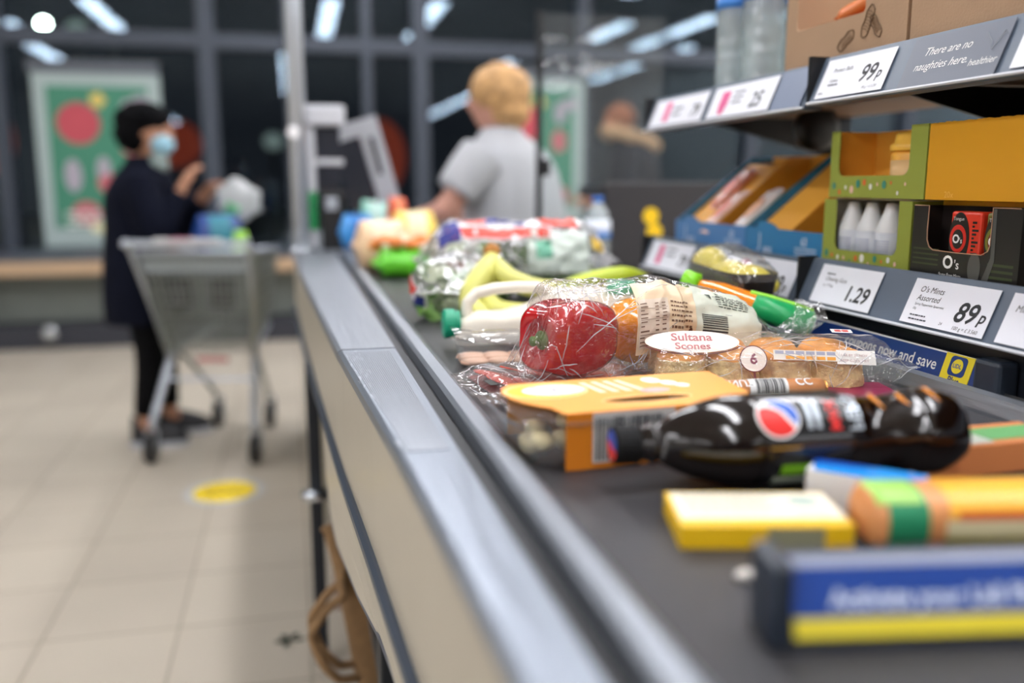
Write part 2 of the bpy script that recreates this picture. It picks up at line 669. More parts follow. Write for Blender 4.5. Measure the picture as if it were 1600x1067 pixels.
# yellow keep-distance sticker and a dropped leaf on the floor
t = thing('floor_sticker', 'round yellow distance sticker with a pale rim on the floor in front of the trolley', 'sticker', (-0.29, 3.37, 0))
obj('rim', lathe(B(), [(0.145, 0.0005), (0.145, 0.0012)], 40), mat('sticker_rim', (188, 190, 192), 0.5), t)
obj('yellow_disc', lathe(B(), [(0.115, 0.0013), (0.115, 0.0018)], 40), mat('sticker_yellow', (236, 206, 40), 0.5), t)
obj('lettering', flat(lines(-.07, .08, .04, 3, .04, .014, 4), Matrix.Identity(4), 0.002, 0.0003), mat('sticker_ink', (150, 120, 30), .5), t)
bm = B()
for k in range(5):
    a = k * 1.1
    prism(bm, [(0, 0), (.028, .008), (.04, 0), (.026, -.01)], .001 + k * .0008, .0022 + k * .0008, RZ(a))
tag(obj('fallen_leaf', bm, mat('leaf_dark_green', (50, 58, 44), 0.6)), 'small dark crumpled leaf scrap on the floor beside the checkout', 'leaf').location = (-0.05, 2.17, 0)

# ================================================================== CHECKOUT COUNTER
def sweep(bm, stations):
    """stations: list of (y, [(x, z), ...]) closed cross-sections"""
    rings = [[bm.verts.new((x, y, z)) for x, z in sec] for y, sec in stations]
    n = len(rings[0])
    for A, D in zip(rings, rings[1:]):
        for k in range(n):
            bm.faces.new((A[k], A[(k + 1) % n], D[(k + 1) % n], D[k]))
    bm.faces.new(rings[0][::-1])
    bm.faces.new(rings[-1])
    return bm


EDGE = [(-0.3, .108), (.38, .089), (.55, .083), (.725, .076), (1.195, .051), (1.7, .031), (2.195, .015), (2.95, -.005)]
def ex(y):
    for (a, xa), (b, xb) in zip(EDGE, EDGE[1:]):
        if y <= b:
            return xa + (xb - xa) * (y - a) / (b - a)
    return EDGE[-1][1]


counter = thing('checkout_conveyor', 'long checkout counter with a black moving belt between brushed steel rails', 'checkout counter', (0, 0, 0))
def steel_mat(name, col, rough):
    m = mat(name, col, rough, 0.85, bump=0.25, bscale=90, var=0.08, vscale=14, stretch=(1, 0.06, 1))
    return m
steel = steel_mat('brushed_steel', (142, 149, 159), 0.36)
steel_b = steel_mat('brushed_steel_strip', (146, 151, 158), 0.42)
ys = [-0.3, 0.0, .2, .38, .55, .725, .9, 1.05, 1.193]
obj('steel_rail', sweep(B(), [(y, [(ex(y) + .004, .90), (ex(y), .905), (ex(y), .916), (ex(y) + .005, .92), (.127, .92), (.127, .90)]) for y in ys]), steel, counter, label='near steel cover plate of the rail')
ys = [1.1955, 1.5, 1.8, 2.195, 2.6, 2.95]
obj('steel_rail', sweep(B(), [(y, [(ex(y) + .004, .90), (ex(y), .905), (ex(y), .9165), (ex(y) + .005, .9205), (.127, .9205), (.127, .90)]) for y in ys]), steel_b, counter, label='far steel cover plate beyond the seam')
bm = B()
for k in range(22):
    y0, y1 = .715, 1.175
    a = (k + .5) / 23
    p = []
    for y in (y0, y1):
        e = ex(y) + .008
        p.append((e + (.121 - e) * a, y))
    w = .0008
    prism(bm, [(p[0][0] - w, y0), (p[0][0] + w, y0), (p[1][0] + w, y1), (p[1][0] - w, y1)], .9199, .9207)
obj('grip_ribs', bm, steel_b, counter)
bm = B()
r = random.Random(3)
for k in range(60):
    y = r.uniform(.72, 1.17)
    x = ex(y) + abs(r.gauss(0, .010)) + .003
    L = r.uniform(.004, .03)
    prism(bm, [(x, y), (x + .0005, y), (x + .0004 + r.uniform(-.004, .004), y + L), (x + r.uniform(-.004, .004), y + L)], .9199, .9203)
obj('edge_scratches', bm, mat('scratched_bright', (176, 182, 190), 0.5, 0.2), counter)['kind'] = 'stuff'
obj('channel', box(B(), .127, .152, -.3, 2.95, .86, .903), mat('channel_black', (32, 33, 36), 0.5), counter)
obj('inner_strip', sweep(B(), [(y, [(.150, .89), (.150, .917), (.154, .921), (.168, .921), (.188, .902), (.188, .89)]) for y in (-.3, .5, 1.2, 2, 2.95)]), steel_b, counter)
obj('belt', box(B(), .186, .698, -.3, 2.90, .87, .90, .004), mat('rubber_belt', (50, 49, 52), 0.42, bump=0.35, bscale=900, var=0.06, vscale=10, stretch=(1, .3, 1)), counter)
obj('right_rail', sweep(B(), [(y, [(.697, .88), (.697, .903), (.702, .919), (.712, .921), (.712, .88)]) for y in (-.3, 1.0, 2.95)]), steel_b, counter)
obj('right_ledge', box(B(), .712, .742, -.3, 2.95, .88, .904), mat('ledge_dark', (40, 43, 50), 0.4), counter)
cream = mat('cream_laminate', (178, 170, 153), 0.32, var=0.02)
ys = [-.3, .2, .55, .9, 1.195, 1.7, 2.195, 2.95]
obj('front_fascia', sweep(B(), [(y, [(ex(y) + .004, .75), (ex(y) + .004, .905), (ex(y) + .02, .905), (ex(y) + .02, .75)]) for y in ys]), cream, counter)
obj('bumper_strip', sweep(B(), [(y, [(ex(y) - .003, .734), (ex(y) - .005, .738), (ex(y) - .005, .747), (ex(y) + .0, .750), (ex(y) + .03, .750), (ex(y) + .03, .734)]) for y in ys]), mat('bumper_navy', (44, 56, 72), 0.4), counter)
pts = [(-.3, .735), (2.9, .735), (2.9, .70), (1.66, .70), (1.62, .60), (1.55, .555), (1.42, .553), (1.1, .61), (.91, .652), (.74, .668), (.5, .674), (-.3, .675)]
lp = B()
n = len(pts)
a = [lp.verts.new((ex(y) + .006, y, z)) for y, z in pts]
b = [lp.verts.new((ex(y) + .020, y, z)) for y, z in pts]
for i, j, k in geometry.tessellate_polygon([[Vector((y, z, 0)) for y, z in pts]]):
    lp.faces.new((a[i], a[j], a[k]))
    lp.faces.new((b[k], b[j], b[i]))
for i in range(n):
    lp.faces.new((a[i], a[(i + 1) % n], b[(i + 1) % n], b[i]))
obj('lower_panel', lp, cream, counter)
edge = [(1.62, .60), (1.55, .555), (1.42, .553), (1.1, .61), (.91, .652), (.74, .668), (.5, .674), (-.3, .675)]
obj('panel_edging', tube(B(), [(ex(y) + .010, y, z) for y, z in edge], .005, 8), mat('edging_slate', (70, 76, 90), 0.4), counter)
for y in (0.1, 1.28, 2.1, 2.8):
    obj('leg', box(B(), .10, .16, y - .03, y + .03, 0.0, .88, .004), dark_metal, counter)
    obj('foot', lathe(B(), [(.03, 0), (.035, .004), (.035, .014), (.012, .02)], 16, T(.13, y - .045, 0)), chrome, counter)
obj('cross_rail', box(B(), .11, .15, -.3, 2.95, .30, .34), dark_metal, counter)
obj('back_cladding', box(B(), .62, .68, -.3, 2.95, 0, .87), mat('counter_back_dark', (48, 50, 56), 0.5), counter)
obj('belt_bed', box(B(), .14, .697, -.3, 2.93, .80, .868), dark_metal, counter)

# jute shopping bag hanging under the counter edge
t = thing('jute_bag', 'brown jute shopping bag with rope handles hanging below the near side of the counter', 'bag', (.030, 1.72, .145))
jute = mat('jute_weave', (156, 122, 84), 0.85, bump=0.9, bscale=500, var=0.12, vscale=60)
def fn(u, a):
    z = .325 * u
    x0_ = .055 * (1 - u) ** .8
    w = .095 - x0_ / 2
    th = .012 + .05 * (1 - u) ** .6
    cx = x0_ + w
    return Vector((cx + w * math.copysign(abs(math.cos(a)) ** .5, math.cos(a)), th * math.copysign(abs(math.sin(a)) ** .8, math.sin(a)) + .006 * math.sin(u * 9 + math.cos(a) * 3), z))
bm = superloft(20, 40, fn)
bm.faces.new([v for v in bm.verts[:40]][::-1])
bm.verts.ensure_lookup_table()
bm.faces.new(bm.verts[-40:])
obj('bag_body', bm, jute, t, True)
obj('hem', tube(B(), [fn(.985, 2 * PI * k / 40) for k in range(40)], .004, 6, closed=True), jute, t, True)
for dz, dy in ((0, -.035), (-.02, -.055)):
    hp = [(.050 - .072 * math.sin(PI * k / 14) - .01 * k / 14, dy - .02 + .01 * math.sin(k), .235 + dz - .20 * (k / 14) + .02 * math.sin(PI * k / 14)) for k in range(15)]
    hp = [(.035, dy, .245 + dz)] + hp[1:-1] + [(.055, dy, .045 + dz)]
    obj('handle', tube(B(), cat0(hp), .0085, 8), jute, t, True)
for x in (.03, .15):
    obj('hanging_strap', tube(B(), [(x, 0, .32), (x, .0, .50), (x + .035, 0, .65)], .003, 6), mat('strap_pale', (170, 150, 140), .7), t)
obj('printed_badge', flat([rrect(.075, .105, .225, .262, .004)], frame((0, -.022, 0), (1, 0, 0), (0, 0, 1)), .0, .004), mat('badge_green', (40, 92, 70), .6), t)
for y in (2.05,):
    obj('leg', box(B(), .012, .042, y - .02, y + .02, 0.0, .735, .004), dark_metal, counter, label='dark outer leg under the far end')
    obj('foot', lathe(B(), [(.03, 0), (.035, .004), (.035, .014), (.012, .02)], 16, T(.027, y - .045, .43)), chrome, counter)
obj('bag_hook_bar', box(B(), .055, .075, 1.9, 1.92, .2, .735, .003), mat('hook_bar_pale', (170, 150, 138), .5), counter)

# ================================================================== DISPLAY SHELVES
rail_m = mat('ticket_rail_slate', (92, 104, 120), 0.35)
board_m = mat('shelf_board_brown', (120, 92, 66), 0.6, var=0.06)
LIPV = Vector((.025, 0, .060))
def lip_frame(y, zb):
    return frame((.714, y, zb), (0, -1, 0), LIPV)


def shelf_unit(label, y1, y0, zlo, zhi, back):
    t = thing('display_shelf', label, 'shelf', (0, 0, 0))
    for zb in (zlo, zhi):
        bm = B()
        prism(bm, [(.720, zb - .004), (.716, zb), (.741, zb + .062), (.746, zb + .062), (.746, zb - .004)], 0, y1 - y0, frame((0, y1, 0), (1, 0, 0), (0, 0, 1)))
        obj('ticket_rail', bm, rail_m, t)
        obj('clear_cover_edge', tube(B(), [(.7135, y1, zb - .001), (.7135, y0, zb - .001)], .0022, 6), mat('rail_edge_pale', (205, 208, 214), .3), t)
        obj('shelf_board', box(B(), .747, 1.16, y0 + .004, y1 - .002, zb + .030, zb + .052), board_m, t)
        obj('end_stop', box(B(), .7165, .7465, y1, y1 + .006, zb - .003, zb + .064), black_pl, t)
    if back:
        obj('back_panel', box(B(), 1.16, 1.18, y0, y1, 0, 1.75), mat('shelf_back_dark', (40, 36, 34), .6), t)
    obj('upright', box(B(), 1.12, 1.158, y1 - .06, y1 - .02, 0, 1.75), dark_metal, t)
    for zb in (zlo, zhi):
        obj('bracket', prism(B(), [(.80, zb + .028), (1.12, zb + .028), (1.12, zb - .05)], 0, .006, frame((0, y1 - .02, 0), (1, 0, 0), (0, 0, 1))), black_pl, t)
    obj('base_fascia', box(B(), .744, .76, y0, y1, 0, zlo - .01), mat('shelf_fascia_dark', (34, 38, 46), 0.35), t)
    return t


sh_r = shelf_unit('display shelf nearest the camera, with the one-twenty-nine and eighty-nine pence tickets', 1.172, -.3, .970, 1.250, True)
sh_l = shelf_unit('farther display shelf holding the blue trays and water bottles', 1.785, 1.185, .966, 1.246, False)
obj('round_joint', lathe(B(), [(.001, 0), (.042, 0), (.045, .004), (.045, .022), (.030, .030), (.001, .030)], 28, T(.99, 1.60, 1.243) @ RX(PI / 2)), black_pl, sh_l, True)


def ticket(parent, y1, zb, s0, s1, items, marks=None, label=None, extra=None, hh=.056):
    M = lip_frame(y1, zb)
    o = obj('price_ticket', flat([rect(s0, s1, .004, .004 + hh)], M, .0006, .0006), ticket_m, parent, label=label)
    obj('ticket_lettering', text_bm(items, M, lift=.0014), ink, o)
    if marks:
        obj('pink_mark', flat(marks, M, .0014, .0003), pink_m, o)
    if extra:
        obj('small_print', flat(extra, M, .0014, .0003), navy_ink, o)
    return o


ys = 1.172
s = .033
ticket(sh_r, ys, .970, s, s + .136, [('1.29', .030, s + .125, .014, .12, 'RIGHT', .02), ('Chewing Gum', .0085, s + .018, .037, .25), ('in 17 Tab', .006, s + .018, .028, .25)], label='price ticket reading 1.29', extra=lines(s + .018, s + .045, .046, 1, .01, .002, 2))
s = .232
ticket(sh_r, ys, .970, s, s + .136, [("O's Mints", .0105, s + .014, .044, .22), ('Assorted', .0105, s + .014, .0335, .22), ('Spring Peppermint Spearmint', .0042, s + .014, .0275, .2), ('25g', .004, s + .014, .022, .2),
        ('89', .033, s + .083, .017, .22, 'LEFT', .02), ('p', .020, s + .1205, .020, .22, 'LEFT', .02), ('100 g = £ 3.560', .0062, s + .127, .007, .2, 'RIGHT'), ('24', .005, s + .066, .009, .2)],
       label='price ticket reading 89p', extra=lines(s + .014, s + .045, .014, 2, .005, .0016, 9))
s = .386
ticket(sh_r, ys, .970, s, s + .136, [('Mint Rolls', .0105, s + .010, .040, .22), ('69p', .030, s + .075, .016, .22)], label='price ticket cut by the right edge of the picture')
ys = 1.172
s = .016
ticket(sh_r, ys, 1.250, s, s + .148, [('Protein Balls', .0088, s + .022, .040, .22), ('Cashew', .006, s + .022, .026, .22), ('99', .033, s + .088, .020, .22, 'LEFT', .02), ('p', .020, s + .125, .022, .22, 'LEFT', .02), ('100 g = £ 2.250', .005, s + .135, .009, .2, 'RIGHT')],
       label='price ticket reading 99p', extra=lines(s + .022, s + .05, .021, 1, .005, .0018, 5) + lines(s + .006, s + .02, .01, 1, .005, .0015, 6))
M = lip_frame(ys, 1.250)
o = obj('shelf_strip', flat([rect(.196, .352, .0, .063)], M, .0006, .0006), mat('strip_grey', (96, 102, 116), .4), sh_r, label='grey shelf strip with white handwriting')
obj('strip_lettering', text_bm([('There are no', .0145, .222, .038, .3), ('naughties here.', .0145, .214, .020, .3), ('healthier', .0115, .306, .015, .2)], M, lift=.0014), white, o)
obj('strip_drawing', tube(B(), [M @ Vector(p) for p in [(.318, .052, .002), (.330, .040, .002), (.334, .030, .002), (.345, .050, .002), (.350, .046, .002)]], .0004, 5), mat('strip_pale_line', (150, 158, 166), .5), o)
s = .372
ticket(sh_r, ys, 1.250, s, s + .136, [('Snack Bar', .0105, s + .010, .040, .22)], label='pale ticket at the right edge of the upper shelf')
ys = 1.785
s = .022
ticket(sh_l, ys, .966, s, s + .20, [('79', .034, s + .150, .014, .2, 'LEFT', .02)], [rect(s + .045, s + .068, .012, .052)], 'left ticket of the farther shelf with a pink mark', lines(s + .085, s + .13, .044, 2, .012, .004, 7))
s = .372
ticket(sh_l, ys, .966, s, s + .215, [('99', .036, s + .150, .010, .2, 'LEFT', .02), ('p', .020, s + .190, .012, .2, 'LEFT', .02)], [ell(s + .055, .036, .022, .016), rect(s + .034, s + .076, .02, .034)], 'ticket reading 99p with a round pink mark', lines(s + .09, s + .13, .048, 2, .012, .004, 8))
s = .022
ticket(sh_l, ys, 1.246, s, s + .24, [('79', .034, s + .185, .014, .2, 'LEFT', .02)], [rect(s + .060, s + .085, .012, .052)], 'upper left ticket with a pink mark', lines(s + .10, s + .15, .034, 2, .012, .004, 17))
s = .285
ticket(sh_l, ys, 1.246, s, s + .215, [('25', .036, s + .145, .014, .2, 'LEFT', .02)], [rect(s + .035, s + .065, .022, .05), ell(s + .05, .018, .012, .010)], 'ticket reading 25 with a pink and violet mark', lines(s + .08, s + .12, .044, 3, .009, .003, 18))
o = obj('slate_card', flat([rect(.232, .36, .002, .062)], lip_frame(1.785, .966), .0006, .0006), mat('slate_card', (110, 122, 146), .4), sh_l)
o = obj('slate_card', flat([rect(.508, .592, .002, .062)], lip_frame(1.785, 1.246), .0006, .0006), mat('slate_card', (110, 122, 146), .4), sh_l)

# dark rack beyond the shelves, with two yellow round marks
t = thing('till_rack', 'dark rack beside the belt beyond the shelves with two yellow round marks', 'rack', (1.0, 2.45, 0))
obj('side_panel', box(B(), -.14, .30, -.02, .02, 0, 1.14, .004), mat('rack_side_grey', (52, 50, 52), .5), t)
obj('rack_shelf', box(B(), -.14, .3, .02, .22, .9, .93), dark_metal, t)
obj('rack_shelf', box(B(), -.14, .3, .02, .22, 1.10, 1.13), dark_metal, t)
for x, z in ((.0, 1.045), (.012, 1.0)):
    obj('yellow_sticker', lathe(B(), [(.024, 0), (.024, .001)], 24, T(x, -.0205, z) @ RX(PI / 2)), mat('mark_bright_yellow', (250, 205, 20), .5, ), t)  # flat yellow discs on the rack side


def panel_u(w, h, cut, r=.012):
    """front panel polygon with a U-shaped cut-out (s0, s1, t0)"""
    s0, s1, t0 = cut
    p = [(0, 0), (w, 0), (w, h), (s1, h)]
    p += [(s1, t0 + r)] + [(s1 - r + r * math.cos(math.radians(-a)), t0 + r + r * math.sin(math.radians(-a))) for a in (20, 45, 70)] + [(s1 - r, t0)]
    p += [(s0 + r, t0)] + [(s0 + r - r * math.cos(math.radians(90 - a)), t0 + r - r * math.sin(math.radians(90 - a))) for a in (20, 45, 70)] + [(s0, t0 + r)]
    p += [(s0, h), (0, h)]
    return p


def ubox(name, label, X, y1, y0, z0, z1, dep, cut, mo, mi, group=None, top=False, cat='box'):
    w, h = y1 - y0, z1 - z0
    t = thing(name, label, cat, (X, y1, z0), group=group)
    M = frame((0, 0, 0), (0, -1, 0), (0, 0, 1))
    obj('front_panel', prism(B(), panel_u(w, h, cut), -.0015, 0, M), mo, t)
    obj('side_panel', box(B(), .0015, dep, -w, -w + .0015, 0, h), mo, t)
    obj('side_panel', box(B(), .0015, dep, -.0015, 0, 0, h), mi, t, label='inner faced side panel')
    obj('base', box(B(), .0015, dep, -w + .0015, -.0015, 0, .0015), mi, t)
    obj('back_panel', box(B(), dep - .0015, dep, -w, 0, 0, h), mi, t)
    if top:
        obj('lid', box(B(), .02, dep, -w, 0, h, h + .0015), mi, t)
    return t, M


olive = mat('olive_green_card', (150, 160, 62), .55, var=0.03)
ocin = mat('orange_card', (250, 180, 66), .6)
def spots(t, M, w, seed, z):
    r = random.Random(seed)
    for k, (nm, c) in enumerate((('teal_drops', (60, 140, 120)), ('orange_dots', (220, 110, 50)), ('white_drops', (235, 235, 225)), ('pink_dots', (230, 190, 170)))):
        ps = []
        for i in range(3):
            x = .012 + (w - .024) * ((i * 4 + k) / 12)
            y = r.uniform(.007, z)
            q = r.uniform(.002, .006)
            ps.append(ell(x, y, q * .8, q, 10))
        obj(nm, flat(ps, M, .0003, .0003), mat('pack_' + nm, c, .6), t)
t, M = ubox('gum_display_box', 'olive green gum box with three white bottles, below the open one', .768, 1.197, 1.001, 1.0225, 1.116, .15, (.030, .170, .022), olive, mat('pale_card', (196, 190, 176), .7), top=True)
spots(t, M, .196, 2, .016)
t, M = ubox('gum_display_box', 'open olive green box with orange inside holding one yellow tub, upper of two', .768, 1.188, .982, 1.119, 1.212, .074, (.020, .174, .030), olive, ocin)
spots(t, M, .196, 5, .022)

wpl = mat('white_plastic', (228, 230, 232), .35)
proto = None
for i, y in enumerate((1.163, 1.120, 1.077)):
    if proto is None:
        t = thing('gum_bottle', 'white gum bottle with blue printed label, farthest of three in the green box', 'bottle', (.795, y, 1.0245), group='white bottles in the olive box')
        obj('bottle_body', lathe(B(), [(.017, 0), (.0195, .003), (.0195, .050), (.0175, .057), (.009, .080), (.0075, .087), (.001, .088)], 28), wpl, t, True)
        lb = obj('bottle_label', lathe(B(), [(.0198, .006), (.0198, .048)], 28), mat('label_pale', (214, 218, 226), .5), t, True)
        bm = B()
        for k in range(9):
            box(bm, -.016, .016, -.0004, .0004, .009 + k * .0034, .0098 + k * .0034)
        bm2 = subdiv_map(bm, lambda c: (-.0201 * math.cos(c.x / .0185), -.0201 * math.sin(c.x / .0185), c.z), maxlen=.004)
        obj('label_print', bm2, mat('blue_print', (70, 90, 160), .5), lb)
        obj('label_band', lathe(B(), [(.0200, .006), (.0200, .011)], 28), mat('blue_print', (70, 90, 160), .5), lb)
        proto = t
    else:
        dup(proto, (.795, y, 1.0245), label='white gum bottle with blue printed label, ' + ('middle' if i == 1 else 'nearest') + ' of three in the green box')
t = thing('gum_tub', 'yellow-orange lidded gum tub standing in the open green box', 'tub', (.803, 1.048, 1.1208))
obj('tub_body', lathe(B(), [(.026, 0), (.030, .003), (.030, .055), (.027, .060)], 32), mat('tub_yellow', (240, 176, 66), .4), t, True)
obj('tub_label', lathe(B(), [(.0303, .010), (.0303, .048)], 32), mat('tub_label', (232, 190, 130), .5), t, True)
obj('tub_lid', lathe(B(), [(.031, .060), (.032, .062), (.032, .068), (.027, .071), (.026, .081), (.023, .084), (.001, .085)], 32), mat('tub_lid_yellow', (246, 190, 70), .35), t, True)

# plain yellow carton with torn top edge
t = thing('yellow_carton', 'plain yellow carton with torn top edge marked 20x', 'box', (.768, .979, 1.119))
w, h, r = .172, .092, random.Random(9)
p = [(0, 0), (w, 0), (w, h)]
x = w
while x > .004:
    p.append((x, h + (r.random() * .0014)))
    x -= .004
p.append((0, h))
M = frame((0, 0, 0), (0, -1, 0), (0, 0, 1))
yel = mat('mustard_card', (222, 158, 12), .55, var=.03)
obj('front_panel', prism(B(), p, -.002, 0, M), yel, t)
obj('carton_body', box(B(), .002, .17, -w, 0, 0, h - .004), yel, t)
obj('lettering', text_bm([('20x', .0105, .034, .003)], M), mat('pale_orange_print', (240, 190, 90), .6), t)
t = thing('yellow_carton', 'low yellow carton just behind the black mint box', 'box', (.80, .985, 1.0225))
obj('carton_body', box(B(), 0, .14, -.17, 0, 0, .0955, .001), yel, t)

# black O's box with tins
blk = mat('black_gloss_card', (34, 32, 30), .35)
t, M = ubox('mint_display_box', "black mint box lettered O's with torn cut-out, in front of the yellow carton", .757, .983, .808, 1.0225, 1.112, .042, (.028, .132, .036), blk, mat('dark_card_inside', (34, 22, 18), .7))
obj('box_lettering', text_bm([("O", .021, .0675, .017, 0, 'CENTER', .03), ("'s", .015, .078, .017, 0, 'LEFT', .01), ('Sugar Free Mints', .0055, .072, .007, 0, 'CENTER')], M), white, t)
obj('grey_swirl', flat([ell(.110, .02, .010, .018, 20), [(.12, 0.001), (.13, .001), (.14, .03), (.138, .088), (.133, .088), (.134, .034)]], M, .0002, .0002), mat('swirl_grey', (84, 84, 80), .4), t)
obj('painted_green_sheen', flat([rect(.004, .05, .018 + k * .006, .020 + k * .006) for k in range(4)] + [rect(.13, .168, .004 + k * .007, .007 + k * .007) for k in range(4)], M, .0001, .0001), mat('painted_sheen_green', (62, 74, 44), .4), t)  # sheen drawn as flat green bars on the card
r = random.Random(8)
obj('torn_edge', tube(B(), [(-.0005, -x_, z_) for x_, z_ in [(.002, .0897), (.028, .0897), (.0275, .06), (.0285, .048), (.033, .040), (.04, .0365), (.08, .0358), (.12, .0362), (.129, .041), (.132, .048), (.132, .0897), (.172, .0897)]], .0006, 5), mat('torn_card', (190, 150, 120), .8), t)
for y, c1, c2, lab in ((.925, (214, 44, 34), (226, 60, 36), "mint tin with red ring and red side standing in the black box"), (.868, (120, 120, 40), (110, 104, 44), "mint tin with olive ring and dark red centre at the right of the black box")):
    t = thing('mint_tin', lab, 'tin', (.764, y, 1.0245))
    w = .050
    obj('tin_body', box(B(), .0, .022, -w + .0, 0, 0, .082, .003), mat('tin_%d' % c2[0], c2, .35), t)
    Mt = frame((-.0001, 0, 0), (0, -1, 0), (0, 0, 1))
    obj('black_face', flat([ell(.016, .050, .0165, .031, 28)], Mt, .0001, .0003), blk, t)
    obj('ring', flat([ell(.015, .050, .0135, .0165, 28)], Mt, .0006, .0003), mat('ring_%d' % c1[0], c1, .4), t)
    obj('centre', flat([ell(.015, .0495, .009, .0115, 28)], Mt, .0010, .0003), blk if c1[0] > 200 else mat('dark_red', (110, 20, 24), .4), t)
    obj('tin_lettering', text_bm([("O", .014, .0125, .045, 0, 'CENTER', .03), ("'s", .009, .018, .045, 0, 'LEFT', .01), ('Tongue', .0058, .015, .0715, 0, 'CENTER')], Mt, lift=.0014), white, t)
    obj('side_print', flat([[(a, b), (c, b), (c, d), (a, d)] for a, b, c, d in [(.037, .010 + k * .0045, .037 + .010 * ((k * 7) % 3 + 1) / 3, .0125 + k * .0045) for k in range(14)]], Mt, .0006, .0002), blk, t)

# blue trays with slanting sides
blue = mat('tray_blue', (34, 122, 176), .45)
teal = mat('tray_teal_edge', (30, 120, 110), .5)
def blue_tray(label, y1, y0, light):
    w = y1 - y0
    t = thing('blue_tray', label, 'tray', (.770, y1, 1.0185))
    M = frame((0, 0, 0), (0, -1, 0), (0, 0, 1))
    h = .046
    obj('front_panel', prism(B(), [(0, 0), (w, 0), (w, h), (.105, h), (.095, h + .006), (.075, h + .011), (.045, h + .011), (.035, h), (0, h)], -.002, 0, M), blue if not light else mat('tray_blue_light', (70, 130, 190), .4), t)
    side = [(.002, 0), (.002, h), (.165, .172), (.215, .172), (.215, 0)]
    obj('side_panel', prism(B(), side, 0, .003, frame((0, 0, 0), (1, 0, 0), (0, 0, 1))), blue, t)
    obj('side_panel', prism(B(), side, 0, .003, frame((0, -w + .004, 0), (1, 0, 0), (0, 0, 1))), teal, t, label='teal edged side panel')
    obj('base', box(B(), .002, .215, -w + .004, -.004, 0, .002), ocin, t)
    obj('back_panel', box(B(), .213, .215, -w + .004, -.004, 0, .172), ocin, t)
    # slanting inner card and centre divider
    bm = B()
    sl = [(.012, h - .012), (.16, .158), (.21, .158), (.21, .150), (.163, .150), (.015, h - .020)]
    prism(bm, sl, .004, w / 2 - .004, frame((0, 0, 0), (1, 0, 0), (0, 0, 1)))
    obj('inner_card', bm, ocin, t)
    bm = B()
    prism(bm, [(.004, .006), (.004, h - .004), (.155, .168), (.2, .168), (.2, .006)], w * .56, w * .56 + .003, frame((0, 0, 0), (1, 0, 0), (0, 0, 1)))
    obj('divider', bm, mat('orange_card_divider', (226, 150, 44), .6), t)
    pk = mat('tray_pale_print', (190, 205, 225), .5)
    obj('tray_lettering', text_bm([('J', .032, .045, .016, 0, 'LEFT', .02), ('ens', .020, .062, .006, 0, 'LEFT', .03), ('63', .018, w - .058, .024, 0, 'LEFT', .03)], M), pk, t)
    obj('tray_small_print', flat(lines(w - .075, w - .01, .018, 3, .005, .0025, 4), M), pk, t)
    return t
blue_tray('farther blue tray with slanting sides, orange inside and a few packets', 1.735, 1.440, True)
blue_tray('nearer blue tray with slanting orange card and teal edge, next to the green boxes', 1.436, 1.201, False)
def sachet(label, loc, c1, c2, k):
    t = thing('sweet_packet', label, 'packet', loc, rot=(0, math.radians(-42), 0))
    bm = film_bag(.10, .045, .012, seed=k, fin=.008, wr=.0012, n=24, m=20)
    obj('wrapper', bm, mat('packet_%d' % k, c1, .3), t, True)
    obj('print_patch', flat([ell(0, 0, .026, .014)], T(0, 0, .0135)), mat('packet_patch_%d' % k, c2, .4), t)
sachet('red and white sweet packet lying in the farther blue tray', (.865, 1.665, 1.125), (226, 150, 130), (232, 90, 60), 31)
sachet('red and cream sweet packet low in the farther blue tray', (.815, 1.60, 1.080), (235, 190, 170), (235, 110, 80), 32)
sachet('white sweet packet at the right of the farther blue tray', (.820, 1.485, 1.085), (232, 220, 215), (235, 170, 120), 33)

# cardboard snack boxes on the upper shelf
kraft = mat('kraft_card', (178, 146, 116), .75, bump=.15, bscale=300, var=.05)
t = thing('snack_box', 'brown cardboard snack box with a torn opening and peanut drawing', 'box', (.757, 1.312, 1.3035))
M = frame((0, 0, 0), (0, -1, 0), (0, 0, 1))
w = .288
obj('front_panel', prism(B(), panel_u(w, .22, (.030, .200, .062), .006), -.003, 0, M), kraft, t)
obj('side_panel', box(B(), .003, .25, -w, -w + .003, 0, .22), kraft, t)
obj('side_panel', box(B(), .003, .25, -.003, 0, 0, .22), kraft, t)
obj('back_panel', box(B(), .247, .25, -w, 0, 0, .22), kraft, t)
obj('base', box(B(), .003, .25, -w + .003, -.003, 0, .003), kraft, t)
def peanut(bm, x, y, a, k=1):
    Mp = M @ T(x, y, 0) @ RZ(a)
    p = []
    for i in range(30):
        q = 2 * PI * i / 30
        rr = .0115 * k * (1 + .38 * math.cos(2 * q)) * (1 + .04 * math.sin(9 * q))
        p.append((rr * 1.25 * math.cos(q), rr * .9 * math.sin(q)))
    ring = [Mp @ Vector((x_, y_, .0006)) for x_, y_ in p]
    tube(bm, ring, .0009, 5, closed=True)
    for i in range(7):
        xx = (-.011 + i * .0036) * k
        tube(bm, [Mp @ Vector((xx, -.005 * k, .0006)), Mp @ Vector((xx + .002, .0, .0006)), Mp @ Vector((xx + .0005, .005 * k, .0006))], .0005, 4)
bm = B()
peanut(bm, .160, .030, .5)
peanut(bm, .208, .048, 1.1, 1.1)
peanut(bm, .226, .040, 2.2, .9)
obj('peanut_drawing', bm, mat('peanut_ink', (92, 66, 40), .7), t)
